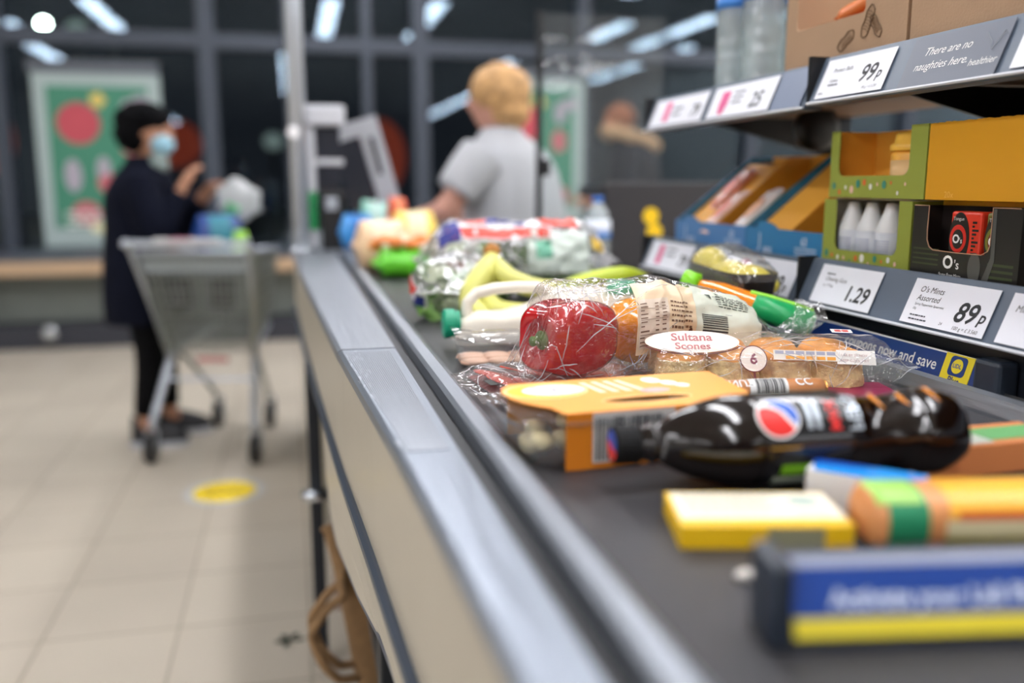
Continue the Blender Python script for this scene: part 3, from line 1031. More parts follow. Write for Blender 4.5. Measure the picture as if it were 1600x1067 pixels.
for i, (y, z, c) in enumerate(((1.225, 1.345, (206, 104, 40)), (1.165, 1.343, (196, 110, 50)), (1.19, 1.372, (214, 120, 60)))):
    t = thing('snack_bar', 'orange wrapped snack bar in the cardboard box, ' + ('left', 'right', 'top')[i] + ' one seen through the opening', 'snack', (.80, y, z), rot=(.2 * i, .3, PI / 2 + .2))
    obj('wrapper', film_bag(.055, .035, .022, seed=i + 40, fin=.008, wr=.002, n=24, m=20), mat('bar_wrap_%d' % i, c, .35), t, True)
t = thing('snack_box', 'second brown cardboard box at the top right, cut by the picture edge', 'box', (.757, 1.018, 1.3035))
obj('box_body', box(B(), 0, .25, -.29, 0, 0, .22, .002), kraft, t)
bm = B()
peanut(bm, .205, .060, .4, 1.0)
obj('peanut_drawing', bm, mat('peanut_ink', (92, 66, 40), .7), t)

# water bottles on the farther upper shelf
wat = film_mat('clear_bottle', (.86, .95, .97), .36, .35, .05, 30)
for i, (x, y) in enumerate(((.795, 1.55), (.80, 1.462), (.875, 1.505), (.88, 1.42))):
    lab = ('large clear water bottle with blue band, leftmost on the upper shelf', 'clear water bottle beside the cardboard snack box', 'clear water bottle behind the leftmost one', 'clear water bottle behind the snack box corner')[i]
    if i == 0:
        t = thing('water_bottle', lab, 'bottle', (x, y, 1.2985), group='water bottles on the upper shelf')
        fr_ = lambda h, a: 1 - .03 * (0.5 + .5 * math.cos(h * 260)) * (1 if h < .12 else 0)
        obj('bottle_body', lathe(B(), [(.030, 0)] + [(.037, .006 + k * .006) for k in range(20)] + [(.037, .14), (.036, .2), (.030, .23), (.014, .26), (.013, .275)], 32, fr=fr_), wat, t, True)
        obj('bottle_label', lathe(B(), [(.0378, .148), (.0378, .205)], 32), mat('water_label_white', (222, 228, 238), .4), t, True)
        obj('label_band', lathe(B(), [(.0382, .146), (.0382, .166)], 32), mat('water_label_blue', (60, 130, 210), .4), t, True)
        obj('cap', lathe(B(), [(.0155, .262), (.0155, .279), (.001, .280)], 24), mat('cap_blue', (40, 110, 200), .4), t, True)
        wb = t
    else:
        dup(wb, (x, y, 1.2985), .4 * i, lab)

# low coupon rail in front of the shelf
navy_card = mat('coupon_navy', (22, 58, 128), .35)
cy = mat('coupon_yellow', (244, 222, 40), .4)
t = thing('coupon_holder', 'long navy coupon strip lettered coupons now and save along the shelf foot', 'sign', (.718, 1.62, .904))
obj('holder_base', box(B(), .0, .024, -.835, 0, .0, .012, .002), black_pl, t)
obj('holder_back', box(B(), .012, .022, -.835, 0, .010, .044, .002), black_pl, t)
obj('end_cap', box(B(), -.004, .024, -.845, -.808, .0, .049, .005), mat('cap_slate', (46, 54, 66), .35), t)
M = frame((.0, 0, .009), (0, -1, 0), (.30, 0, .95))
obj('card', flat([rect(0, .808, 0, .036)], M, .0, .001), navy_card, t)
obj('white_edge', flat([rect(0, .806, .0345, .0365)], M, .001, .0004), white, t)
obj('card_lettering', text_bm([('coupons now and save', .0195, .742, .0125, .0, 'RIGHT', .01)], M, lift=.0014), white, t)
o = obj('yellow_logo_panel', flat([rect(.752, .797, 0, .036)], M, .001, .0006), cy, t)
obj('logo_square', flat([rrect(.762, .788, .011, .034, .005)], M, .0017, .0004), navy_card, o)
obj('logo_disc', flat([ell(.775, .0225, .0085)], M, .0022, .0004), cy, o)
obj('logo_lettering', text_bm([('LIDL', .0068, .775, .0205, 0, 'CENTER', .02)], M, lift=.0028), mat('logo_blue', (20, 70, 160), .4), o)
obj('logo_lettering', text_bm([('Plus', .0115, .775, .002, 0, 'CENTER', .02)], M, lift=.0018), navy_card, o, label='word below the round logo')
t = thing('clear_ticket', 'small dark clear ticket strip with grey print near the end of the coupon rail', 'ticket', (.722, .765, .9045))
M = frame((0, 0, 0), (0, -1, 0), (.3, 0, .95))
obj('strip', flat([rect(-.01, .10, 0, .016)], M, 0, .002), mat('strip_charcoal', (52, 54, 58), .3), t)
obj('strip_lettering', text_bm([('THE ORIGINAL MULTI', .008, 0, .005, 0, 'LEFT', .01)], M, lift=.0024), mat('strip_grey_print', (120, 122, 126), .5), t)

# ================================================================== GOODS ON THE BELT
BT = BZ  # belt surface


def cyl_wrap(bm, R, maxlen=.006):
    """bend a flat decal (x along the axis, y around) onto a cylinder whose axis is x; y=0 faces +z"""
    return subdiv_map(bm, lambda c: (c.x, (R + c.z) * math.sin(-c.y / R), (R + c.z) * math.cos(c.y / R)), maxlen=maxlen)


# --- belt divider in the foreground
t = thing('belt_divider', 'blue and yellow belt divider lettered Activate your Lidl Plus, at the lower right', 'divider', (.230, .386, BT), math.radians(-10))
slate = mat('divider_slate', (34, 42, 54), .35)
prof = [(0, .0), (.036, .0), (.036, .006), (.030, .040), (.026, .045), (.016, .047), (.001, .007)]
obj('divider_body', prism(B(), prof, .012, .36, frame((0, 0, 0), (0, 1, 0), (0, 0, 1))), slate, t)
obj('end_cap', box(B(), 0, .013, -.003, .036, .0, .049, .005), slate, t)
obj('end_cap', box(B(), .358, .372, -.003, .036, .0, .049, .005), slate, t)
Md = frame((.012, -.0002, .007), (1, 0, 0), (0, .0135, .040))
obj('blue_card', flat([rect(.002, .345, .0105, .0365)], Md, .0002, .0006), mat('divider_blue', (14, 66, 152), .35), t)
obj('yellow_band', flat([rect(.002, .345, .000, .0102)], Md, .0002, .0006), mat('divider_yellow', (226, 208, 50), .4), t)
obj('top_edge', flat([rect(.0, .346, .0368, .0425)], Md, .0002, .0008), mat('divider_top_pale', (190, 198, 220), .3), t)
obj('card_lettering', text_bm([('Activate your Lidl Plus coupons now and save', 0.0130, .022, .0155, 0, 'LEFT', .03)], Md, lift=.0012), mat('divider_pale_print', (214, 224, 244), .4), t)

# crumb of paper on the belt
bm = B()
blob(bm, (0, 0, .003), (.008, .006, .003), seed=3, amp=.4, sub=2)
tag(obj('paper_scrap', bm, mat('scrap_white', (214, 208, 200), .8), smooth=True), 'small white scrap lying on the bare belt left of the belt divider', 'scrap').location = (.262, .468, BT)

# --- yellow and white carton
t = thing('yellow_white_box', 'flat yellow box with a white printed top lying in front of the cola bottle', 'box', (.241, .520, BT), math.radians(-13.5))
ymat = mat('box_yellow', (236, 190, 20), .4)
obj('box_body', box(B(), 0, .116, 0, .066, 0, .0165, .0008), ymat, t)
Mb = frame((0, 0, .0165), (1, 0, 0), (0, 1, 0))
obj('white_top_panel', flat([rect(.003, .115, .012, .063)], Mb, .0001, .0002), mat('box_offwhite', (232, 226, 206), .45), t)
obj('top_print', flat(lines(.010, .085, .058, 7, .006, .0022, 3), Mb, .0005, .0001), mat('faint_grey_print', (176, 170, 158), .5), t)
obj('top_stamp', flat([ell(.095, .045, .011, .009)] + lines(.084, .11, .026, 3, .005, .002, 8), Mb, .0005, .0001), mat('faint_green_print', (170, 190, 180), .5), t)
Mf = frame((0, 0, 0), (1, 0, 0), (0, 0, 1))
obj('grey_side_panel', flat([rect(.058, .096, .0, .0145)], Mf, .0001, .0002), mat('side_grey', (140, 138, 110), .5), t)

# --- white and blue carton
t = thing('blue_white_box', 'white box with bright blue top leaning against the cola bottle base', 'box', (.366, .574, BT), math.radians(-46), )
obj('box_body', box(B(), 0, .080, 0, .030, 0, .029, .0008), mat('box_white', (222, 222, 222), .4), t)
Mb = frame((0, 0, .029), (1, 0, 0), (0, 1, 0))
obj('blue_top', flat([[(.006, .0), (.080, .0), (.080, .030), (.0, .030), (.0, .024)]], Mb, .0001, .0003), mat('box_azure', (20, 140, 222), .35), t)
obj('deep_blue_corner', flat([[(.0, .030), (.050, .030), (.03, .020), (.0, .016)]], Mb, .0005, .0001), mat('box_deep_blue', (10, 70, 170), .35), t)

# --- printed snack packet (green cap end, mango and orange picture)
t = thing('fruit_packet', 'packet with yellow fruit picture and green end band behind the belt divider', 'packet', (.352, .478, BT), math.radians(-11))
def fn(u, a):
    x = .006 + .135 * u
    k = min(1, u * 7 + .72) * min(1, (1 - u) * 7 + .72)
    return Vector((x, .026 + .026 * k * math.copysign(abs(math.cos(a)) ** .8, math.cos(a)), .0205 + .0200 * k * math.copysign(abs(math.sin(a)) ** .8, math.sin(a))))
bm = superloft(24, 32, fn)
bm.faces.new(bm.verts[:32][::-1])
bm.verts.ensure_lookup_table()
bm.faces.new(bm.verts[-32:])
obj('packet_body', bm, mat('packet_orange_brown', (222, 150, 92), .4), t, True)
def pk_band(u0, u1, a0, a1, lift=.0006):
    b_ = B()
    n_, m_ = 10, 16
    g = []
    for i in range(n_ + 1):
        row = []
        for j in range(m_ + 1):
            u = u0 + (u1 - u0) * i / n_
            a = math.radians(a0 + (a1 - a0) * j / m_)
            p = fn(u, a)
            c = Vector((p.x, .026, .0205))
            d = (p - c).normalized()
            row.append(b_.verts.new(p + d * lift))
        g.append(row)
    for i in range(n_):
        for j in range(m_):
            b_.faces.new((g[i][j], g[i + 1][j], g[i + 1][j + 1], g[i][j + 1]))
    return b_
obj('green_band', pk_band(.06, .26, 60, 300), mat('pk_green', (40, 140, 96), .4), t, True)
obj('lime_corner', pk_band(.02, .24, 70, 140, .0009), mat('pk_lime', (150, 200, 90), .4), t, True)
obj('fruit_picture', pk_band(.36, .92, 70, 170, .0008), mat('pk_mango', (244, 180, 60), .35), t, True)
obj('red_rim', pk_band(.40, .90, 158, 172, .0012), mat('pk_red', (200, 80, 30), .4), t, True)
obj('cream_arc', pk_band(.34, .95, 172, 196, .0011), mat('pk_cream', (226, 214, 170), .4), t, True)
obj('olive_band', pk_band(.34, .95, 196, 260, .0010), mat('pk_olive', (170, 160, 30), .4), t, True)
t = thing('fruit_packet', 'orange-brown packet with lime corner at the right picture edge behind the belt divider', 'packet', (.498, .455, BT), math.radians(-11))
obj('packet_body', box(B(), 0, .10, 0, .05, 0, .040, .006), mat('packet_brown', (206, 128, 72), .4), t)
Mf = frame((0, 0, 0), (1, 0, 0), (0, 0, 1))
obj('lime_patch', flat([ell(.016, .028, .012, .016)], Mf, .0002, .0003), mat('pk_lime2', (160, 176, 30), .4), t)
obj('pale_patch', flat([ell(.05, .028, .012, .010)], Mf, .0002, .0003), mat('pk_cream', (226, 214, 170), .4), t)
t = thing('juice_carton', 'flat orange and green carton lying at the right edge of the belt', 'carton', (.478, .600, BT), math.radians(2))
obj('carton_body', box(B(), 0, .16, 0, .055, 0, .026, .001), mat('carton_orange', (222, 140, 84), .4), t)
Mf = frame((0, 0, 0), (1, 0, 0), (0, 0, 1))
Mb = frame((0, 0, .026), (1, 0, 0), (0, 1, 0))
obj('red_corner', flat([[(0, .02), (.04, .02), (.05, .055), (0, .055)]], Mb, .0001, .0003), mat('carton_red', (222, 84, 66), .4), t)
obj('white_panel', flat([[(.02, .004), (.085, .004), (.085, .034), (.03, .034)]], Mb, .0005, .0002), mat('carton_white', (212, 216, 204), .4), t)
obj('green_panel', flat([rect(.085, .155, .010, .042)], Mb, .0005, .0002), mat('carton_green', (110, 180, 110), .4), t)

# --- cola bottle lying across the belt
R = .0365
t = thing('cola_bottle', 'dark cola bottle with black cap and red, white and blue globe lying across the belt', 'bottle', (.236, .640, BT + R + .0005), rot=(math.radians(12), 0, math.radians(-4.5)))
cola = mat('cola_dark', (18, 9, 6), .10, spec=.7)
prof = [(.011, .016), (.0135, .018), (.0135, .028), (.016, .030), (.016, .033), (.0135, .036)]
for k in range(15):
    q = k / 14
    prof.append((.0135 + (R - .0135) * (1 - (1 - q) ** 1.9) ** .9, .036 + .070 * q))
prof += [(R, .11), (R - .0008, .114), (R - .0008, .182), (R, .186)]
for k in range(1, 22):
    q = k / 21
    prof.append((R - .0062 * math.sin(q * PI) ** .8, .186 + .065 * q))
prof += [(R, .256), (R + .0005, .268), (R - .001, .278), (R - .005, .288), (R - .012, .294), (.010, .286)]
def cfr(h, a):
    if .186 < h < .252:
        w = math.sin((h - .186) / .066 * PI)
        return 1 - .12 * w * max(0, math.sin(3 * a + (h - .186) * 70))
    if h > .262:
        return 1 - .10 * (h - .262) / .03 * (.5 + .5 * math.cos(5 * a))
    return 1
MX = frame((0, 0, 0), (0, 1, 0), (0, 0, 1))   # lathe z -> +x
bm = lathe(B(), prof, 60, MX, cfr)
obj('bottle_body', bm, cola, t, True)
capf = lambda h, a: 1 + .03 * (1 if int(a / (2 * PI) * 60) % 2 else 0)
cp = obj('cap', lathe(B(), [(.014, .0), (.0152, .0015), (.0152, .016), (.0156, .017), (.0156, .020), (.012, .0205)], 60, MX, capf), mat('cola_cap_black', (10, 10, 12), .6, spec=.2), t)
Mc = frame((0, 0, 0), (0, -1, 0), (0, 0, 1))
obj('cap_blue_half', flat([ell(0, 0, .012, .012, 16, 0, 180)], Mc, .0002, .0003), mat('cola_blue', (30, 90, 190), .4), cp)
obj('cap_red_half', flat([ell(0, 0, .012, .012, 16, 180, 360)], Mc, .0002, .0003), mat('cola_red', (224, 44, 40), .4), cp)
def sleeve(x0, x1, r, a0=0, a1=360, n=48):
    b_ = B()
    A = []
    for k in range(n + 1):
        a = math.radians(a0 + (a1 - a0) * k / n)
        A.append((b_.verts.new((x0, r * math.sin(a), r * math.cos(a))), b_.verts.new((x1, r * math.sin(a), r * math.cos(a)))))
    for p_, q_ in zip(A, A[1:]):
        b_.faces.new((p_[0], p_[1], q_[1], q_[0]))
    return b_
lb = obj('label', sleeve(.113, .183, R + .0003), mat('cola_label_black', (20, 20, 24), .22, coat=.5), t, True)
R2 = R + .0006
def wrap(polys, lift, name, m, par, ml=.004):
    b_ = flat(polys, Matrix.Identity(4), lift, .0002)
    cyl_wrap(b_, R2, ml)
    obj(name, b_, m, par)
gx, gy, gr = .124, -.021, .0165   # globe centre on the label; negative y turns towards the viewer
gy = .023
circ = ell(gx, gy, gr, gr, 36)
wrap([ell(gx, gy, gr * 1.08, gr * 1.08, 36)], .0001, 'globe_white', white, lb)
# red lower-left swoosh and blue upper-right swoosh
def arcpoly(a0, a1, curve):
    return [(gx + gr * .97 * math.cos(math.radians(a)), gy - gr * .97 * math.sin(math.radians(a))) for a in range(a0, a1 + 1, 6)] + curve
wrap([arcpoly(150, 320, [(gx + gr * .45, gy + gr * .25), (gx + gr * .1, gy - gr * .28), (gx - gr * .4, gy - gr * .55)])], .0004, 'globe_red', mat('cola_red', (224, 44, 40), .4), lb)
wrap([arcpoly(-28, 118, [(gx - gr * .05, gy - gr * .62), (gx + gr * .35, gy - gr * .25), (gx + gr * .6, gy + gr * .15)])], .0004, 'globe_blue', mat('cola_blue', (30, 90, 190), .4), lb)
wrap([rect(.147, .151, .008, .034), rect(.154, .158, .008, .034)], .0004, 'label_silver_bars', mat('label_silver', (190, 200, 208), .3, .4), lb)
b_ = text_bm([('MAX', .0125, 0, 0, 0, 'LEFT', .03)], Matrix.Identity(4), lift=.0004)
b_.transform(T(.1655, .036, 0) @ RZ(-PI / 2))
cyl_wrap(b_, R2, .004)
obj('label_lettering', b_, mat('cola_red', (224, 44, 40), .4), lb)
b_ = text_bm([('PEPSI', .0155, 0, 0, 0, 'LEFT', .02)], Matrix.Identity(4), lift=.0004)
b_.transform(T(.1815, .037, 0) @ RZ(-PI / 2))
cyl_wrap(b_, R2, .004)
obj('label_lettering', b_, mat('label_silver', (190, 200, 208), .3, .4), lb)
wrap([rect(.126, .156, .062, .072)], .0003, 'green_tag', mat('tag_green', (130, 196, 40), .4), lb)
wrap([rect(.122, .154, .075, .086)], .0003, 'white_tag', mat('tag_pale', (190, 205, 190), .4), lb)
wrap([rect(.115, .140, .047, .0485)], .0003, 'gold_line', mat('gold_print', (170, 130, 40), .4), lb)
# amber strands painted as light coming through the grip waves
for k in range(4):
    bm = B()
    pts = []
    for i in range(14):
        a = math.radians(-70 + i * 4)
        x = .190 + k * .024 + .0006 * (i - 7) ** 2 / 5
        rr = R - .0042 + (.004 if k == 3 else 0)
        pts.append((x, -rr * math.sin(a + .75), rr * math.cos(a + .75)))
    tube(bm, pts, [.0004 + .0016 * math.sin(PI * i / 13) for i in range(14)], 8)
    obj('amber_light_rim', bm, mat('amber_cola_light', (226, 138, 30), .15, coat=1), t, True)

# --- orange sleeved tray
t = thing('sleeved_food_tray', 'clear plastic food tray in an orange card sleeve with an oval hole', 'food tray', (.178, .690, BT), math.radians(3.5))
W, D, H = .220, .118, .046
tray_m = film_mat('tray_clear', (.93, .97, 1.0), .12, .35, .05, 14)
bm = B()
def tfn(u, a):
    s = [0.86, .92, .97, .985, 1.0, 1.06, 1.06][min(6, int(u * 6 + .5))]
    z = [0.001, .010, .022, .034, .038, .040, .044][min(6, int(u * 6 + .5))]
    c_, s_ = math.cos(a), math.sin(a)
    return Vector((W / 2 + W / 2 * s * math.copysign(abs(c_) ** .35, c_), D / 2 + D / 2 * s * math.copysign(abs(s_) ** .35, s_), z + (.0012 * math.sin(a * 40) if .15 < u < .7 else 0)))
bm = superloft(7, 96, tfn)
bm.faces.new(bm.verts[:96][::-1])
obj('tray', bm, tray_m, t, True)
bm = B()
g = [[bm.verts.new((W / 2 + (i / 20 - .5) * W * 1.0, D / 2 + (j / 14 - .5) * D * 1.0, .0445 + .003 * math.sin(i / 20 * PI) * math.sin(j / 14 * PI) + .0006 * noise.noise(Vector((i, j, 0)) * .7))) for j in range(15)] for i in range(21)]
for i in range(20):
    for j in range(14):
        bm.faces.new((g[i][j], g[i + 1][j], g[i + 1][j + 1], g[i][j + 1]))
obj('lid_film', bm, clear_film, t, True)
bm = B()
r = random.Random(6)
for k in range(26):
    blob(bm, (r.uniform(.022, W - .022), r.uniform(.02, D - .02), r.uniform(.010, .026)), (r.uniform(.010, .016), r.uniform(.009, .014), .009), seed=k, amp=.4, fr=3, sub=2)
obj('food_filling', bm, mat('filling_cream', (226, 204, 150), .6, var=.2, vscale=60), t, True)
orange = mat('sleeve_orange', (246, 164, 70), .42)
dko = mat('sleeve_side_orange', (206, 120, 24), .42)
# sleeve: top with curved left edge and oval hole, front and back flaps
zt = .0495
top = [(.050, 0)]
for i in range(13):
    q = i / 12
    top.append((.050 - .038 * math.sin(q * PI / 2) - .004 * math.sin(q * PI), .002 + q * .062))
top += [(.006, .09), (.012, .106), (.02, D + .002), (.192, D + .002), (.196, .0)]
hole = [(.090 + .0, .028)] 
hx, hy, hw, hh_ = .125, .030, .042, .0095
# split the top into strips around the hole
def strip_poly(pts_):
    return pts_
lower = [(.036, 0), (.034, .010), (.032, .024), (.026, hy)] + [(hx - hw * math.cos(math.radians(a)), hy - hh_ * math.sin(math.radians(a))) for a in range(0, 181, 15)] + [(.226, hy), (.212, 0)]
upper = [(.026, hy), (.014, .048), (.008, .066), (.006, .090), (.012, .106), (.022, D + .002), (.236, D + .002), (.226, hy)] + [(hx + hw * math.cos(math.radians(a)), hy + hh_ * math.sin(math.radians(a))) for a in range(0, 181, 15)]
bm = B()
prism(bm, lower, zt, zt + .0008)
prism(bm, upper, zt, zt + .0008)
sl = obj('sleeve_top', bm, orange, t)
bm = B()
box(bm, .036, .212, -.0015, -.0007, .001, zt + .0008)
sf = obj('sleeve_front', bm, dko, t)
bm = B()
box(bm, .022, .192, D + .002, D + .0028, .001, zt + .0008)
obj('sleeve_back', bm, orange, t)
I4 = Matrix.Identity(4)
Mt = T(0, 0, zt + .0008)
obj('cream_border', flat([ell(.048, .084, .040, .030, 36)], Mt, .0001, .0001), mat('sleeve_cream', (250, 222, 160), .4), sl)
obj('yellow_oval', flat([ell(.048, .084, .037, .027, 36)], Mt, .0003, .0001), mat('sleeve_yellow', (246, 196, 50), .4), sl)
obj('white_oval', flat([ell(.055, .084, .030, .020, 36)], Mt, .0005, .0001), white, sl)
obj('oval_lettering', text_bm([('Snack', .015, .034, .087, .2, 'LEFT', .01), ('& Go', .013, .050, .075, .2, 'LEFT', .01)], Mt, lift=.0008), mat('soft_black', (90, 84, 96), .5), sl)
obj('white_stripes', flat([[(.093 + k * .013, .062), (.1 + k * .013, .062), (.094 + k * .012, .106), (.088 + k * .012, .106)] for k in range(4)], Mt, .0003, .0001), mat('stripe_pale', (250, 226, 200), .4), sl)
obj('white_stamps', flat([ell(.160, .097, .009, .012), ell(.172, .082, .008, .010), ell(.180, .070, .007, .008)], Mt, .0003, .0001), white, sl)
obj('grey_stamp', flat([ell(.146, .058, .015, .008)], Mt, .0003, .0001), mat('stamp_grey', (190, 176, 180), .4), sl)
obj('hole_rim', tube(B(), [(hx - (hw + .0012) * math.cos(math.radians(a)), hy - (hh_ + .0012) * math.sin(math.radians(a)), zt + .0010) for a in range(0, 360, 12)], .0007, 5, closed=True), mat('sleeve_cream', (250, 222, 160), .4), sl)
Mf = frame((.036, -.0016, 0), (1, 0, 0), (0, 0, 1))
obj('barcode_panel', flat([rect(.024, .100, .006, zt)], Mf, .0001, .0001), mat('barcode_paper', (196, 192, 188), .5), sf)
obj('barcode', flat(barcode(.027, .090, .008, zt - .004, 5), Mf, .0003, .0001), ink, sf)
obj('green_print', flat([rect(.102, .125, .022, zt - .006)], Mf, .0002, .0001), mat('soft_green_print', (130, 150, 70), .5), sf)

# --- chocolate roll with barcode, on a maroon card
t = thing('maroon_card', 'thin maroon card packet lying between the scone pack and the cola bottle', 'packet', (.476, .848, BT), math.radians(-12))
obj('card_body', box(B(), -.02, .165, 0, .075, 0, .012, .001), mat('maroon_print', (142, 20, 68), .35), t)
t = thing('chocolate_roll', 'brown and pink chocolate roll with barcode lying on the maroon card', 'snack', (.405, .838, BT + .0135), math.radians(-6))
RR = .0115
prof = [(.004, 0), (.0105, .001), (RR, .004)] + [(RR, .004 + k * .01) for k in range(1, 13)] + [(.0105, .133), (.004, .134)]
obj('roll_wrapper', lathe(B(), prof, 28, MX, lambda h, a: 1 + .02 * math.sin(h * 200)), mat('roll_caramel', (196, 132, 84), .3), t, True).location = (0, 0, RR)
def rwrap(bm_, name, m):
    cyl_wrap(bm_, RR + .0006, .004)
    bm_.transform(T(0, 0, RR))
    obj(name, bm_, m, t)
rwrap(flat([rect(.003, .028, -.018, .018)], I4, 0, .0003), 'pink_end', mat('roll_pink', (214, 110, 150), .35))
rwrap(flat([rect(.050, .092, .000, .020)], I4, .0002, .0002), 'barcode_panel', mat('barcode_paper2', (226, 226, 224), .4))
rwrap(flat(barcode(.057, .090, .002, .019, 8), I4, .0005, .0001), 'barcode', ink)
b_ = text_bm([('NUT', .013, .028, .003, .1, 'LEFT', .02), ('CC', .013, .100, .003, .1, 'LEFT', .02)], I4, lift=.0004)
rwrap(b_, 'roll_lettering', white)
obj('end_fold', lathe(B(), [(.003, 0), (.009, .001), (.0095, .003)], 20, T(.1335, 0, RR) @ MX), mat('foil_gold', (170, 120, 60), .3, .7), t)

# --- sultana scones in a clear flow pack
t = thing('scone_pack', 'clear film pack of sultana scones with white oval label, between peppers and cola bottle', 'bread pack', (.537, .944, BT), math.radians(-15))
scone_side = mat('scone_crumb', (246, 208, 150), .85, bump=1.0, bscale=160, var=.26, vscale=90)
scone_top = mat('scone_crust', (232, 158, 72), .5, var=.15, vscale=30)
sc0 = None
def scone(x, y, k):
    bm_ = B()
    t2 = bmesh.new()
    n_, m_ = 22, 36
    rows_ = []
    for i in range(n_):
        q = i / (n_ - 1)
        if q < .55:
            rr, z = .0290 + .0015 * math.sin(q * 9), q / .55 * .034
        else:
            s_ = (q - .55) / .45
            rr, z = .0290 * math.cos(s_ * PI / 2) ** .6, 0.034 + .016 * math.sin(s_ * PI / 2)
        ring = []
        for j in range(m_):
            a = 2 * PI * j / m_
            nz = noise.noise(Vector((math.cos(a) * 3, math.sin(a) * 3, z * 110 + k * 5)))
            nz2 = noise.noise(Vector((math.cos(a) * 9, math.sin(a) * 9, z * 260 + k * 9)))
            w_ = (1 if q < .58 else .25)
            r2 = rr * (1 + .07 * w_ * nz + .07 * w_ * nz2)
            ring.append(t2.verts.new((x + r2 * math.cos(a), y + r2 * math.sin(a), z + .002 * nz * (q > .5))))
        rows_.append(ring)
    for A_, D_ in zip(rows_, rows_[1:]):
        for j in range(m_):
            f = t2.faces.new((A_[j], A_[(j + 1) % m_], D_[(j + 1) % m_], D_[j]))
            f.material_index = 1 if A_ is not rows_[0] and rows_.index(A_) > 12 else 0
    t2.faces.new(rows_[0][::-1])
    return t2
names = ('left front', 'middle front', 'right front', 'left back', 'middle back', 'right back', 'far right front', 'far right back')
lbl = t
S = []
for k, (x, y) in enumerate(((-.103, -.026), (-.043, -.027), (.017, -.026), (-.103, .031), (-.043, .031), (.017, .031), (.077, -.026), (.078, .031))):
    o = obj('sultana_scone', scone(0, 0, k), [scone_side, scone_top], None, True)
    tag(o, 'golden sultana scone with crumbly side inside the clear pack, ' + names[k], 'scone', 'sultana scones in the clear pack')
    o.matrix_world = T(.537, .944, BT + .003) @ RZ(math.radians(-15)) @ T(x, y, 0)
SCONES = t
fb = film_bag(.285, .120, .060, seed=4, fin=.022, wr=.0032, finw=.72, flare=.12, n=110, m=72, skew=.004)
obj('film_wrapper', fb, clear_film, t, True)
def on_bag(bm_, x, y, ang, tilt=0.0, z=.056):
    bm_.transform(T(x, y, z + .006) @ RX(tilt) @ RZ(ang))
    return bm_
cream_p = mat('label_cream_pink', (240, 226, 214), .45)
bm = flat([ell(0, 0, .054, .0175, 40)], I4, 0, .0003)
o = obj('oval_label', on_bag(bm, -.092, -.034, 0, .62, .054), cream_p, t)
bm = text_bm([('Sultana', .0165, 0, .0015, 0, 'CENTER', .02), ('Scones', .0145, 0, -.012, 0, 'CENTER', .02)], I4, lift=.0006)
obj('label_lettering', on_bag(bm, -.092, -.034, 0, .62, .054), mat('label_rose_print', (186, 110, 112), .5), o)
bm = B()
tube(bm, [(.058 * math.cos(a_), .020 * math.sin(a_), .0002) for a_ in [math.radians(-160 + k * 7) for k in range(21)]], .0006, 5)
obj('label_outline', on_bag(bm, -.092, -.034, 0, .62, .054), mat('outline_wine', (120, 60, 60), .5), o)
bm = flat([ell(0, 0, .0145, .0150, 30)], I4, 0, .0003)
o2 = obj('round_label', on_bag(bm, -.026, -.0545, 0, 1.05, .0385), cream_p, t)
bm = text_bm([('6', .017, 0, -.006, 0, 'CENTER', .03)], I4, lift=.0006)
obj('label_lettering', on_bag(bm, -.026, -.0545, 0, 1.05, .0385), mat('label_wine_print', (130, 46, 70), .5), o2)
bm = B()
tube(bm, [(.0150 * math.cos(2 * PI * k / 30), .0155 * math.sin(2 * PI * k / 30), .0002) for k in range(30)], .0006, 5, closed=True)
tube(bm, [(0, -.0155, 0), (0, -.028, 0)], .0013, 5)
obj('label_outline', on_bag(bm, -.026, -.0545, 0, 1.05, .0385), mat('outline_wine', (120, 60, 60), .5), o2)
bm = flat([rect(-.0215, .0215, -.0085, .0085)], I4, 0, .0003)
o = obj('date_label', on_bag(bm, .088, -.0555, -.03, 1.0, .0405), mat('date_white', (236, 232, 226), .45), t)
bm = text_bm([('USE BY 22 NOV', .0042, -.002, .001, 0, 'CENTER'), ('KEEP COOL DRY', .0042, -.002, -.0055, 0, 'CENTER')], I4, lift=.0006)
obj('label_lettering', on_bag(bm, .088, -.0555, -.03, 1.0, .0405), mat('faint_rose_print', (180, 140, 140), .5), o)
bm = flat([rect(-.036, .036, -.006, .006)], I4, 0, .0003)
o = obj('nutrition_label', on_bag(bm, .032, -.0550, -.03, 1.0, .0425), mat('nutri_cream', (226, 218, 206), .45), t)
bm = flat([rect(-.034 + k * .0115, -.0245 + k * .0115, .001, .005) for k in range(6)], I4, .0004, .0001)
obj('grey_cells', on_bag(bm, .032, -.0550, -.03, 1.0, .0425), mat('cell_grey', (160, 160, 176), .5), o)
bm = flat([rect(-.034 + k * .0115, -.0245 + k * .0115, -.005, -.001) for k in range(1, 6)], I4, .0004, .0001)
obj('amber_cells', on_bag(bm, .032, -.0550, -.03, 1.0, .0425), mat('cell_amber', (232, 160, 50), .5), o)
bm = flat([rect(-.012, .012, -.007, .007)], I4, 0, .0003)
o = obj('red_logo_label', on_bag(bm, .095, .018, -.1, .12, .0585), white, t)
bm = flat([rect(-.008, -.001, -.004, .004), rect(.001, .008, -.004, .004), rect(-.008, .008, -.001, .001)], I4, .0004, .0001)
obj('red_logo', on_bag(bm, .095, .018, -.1, .12, .0585), mat('logo_red', (210, 60, 60), .5), o)

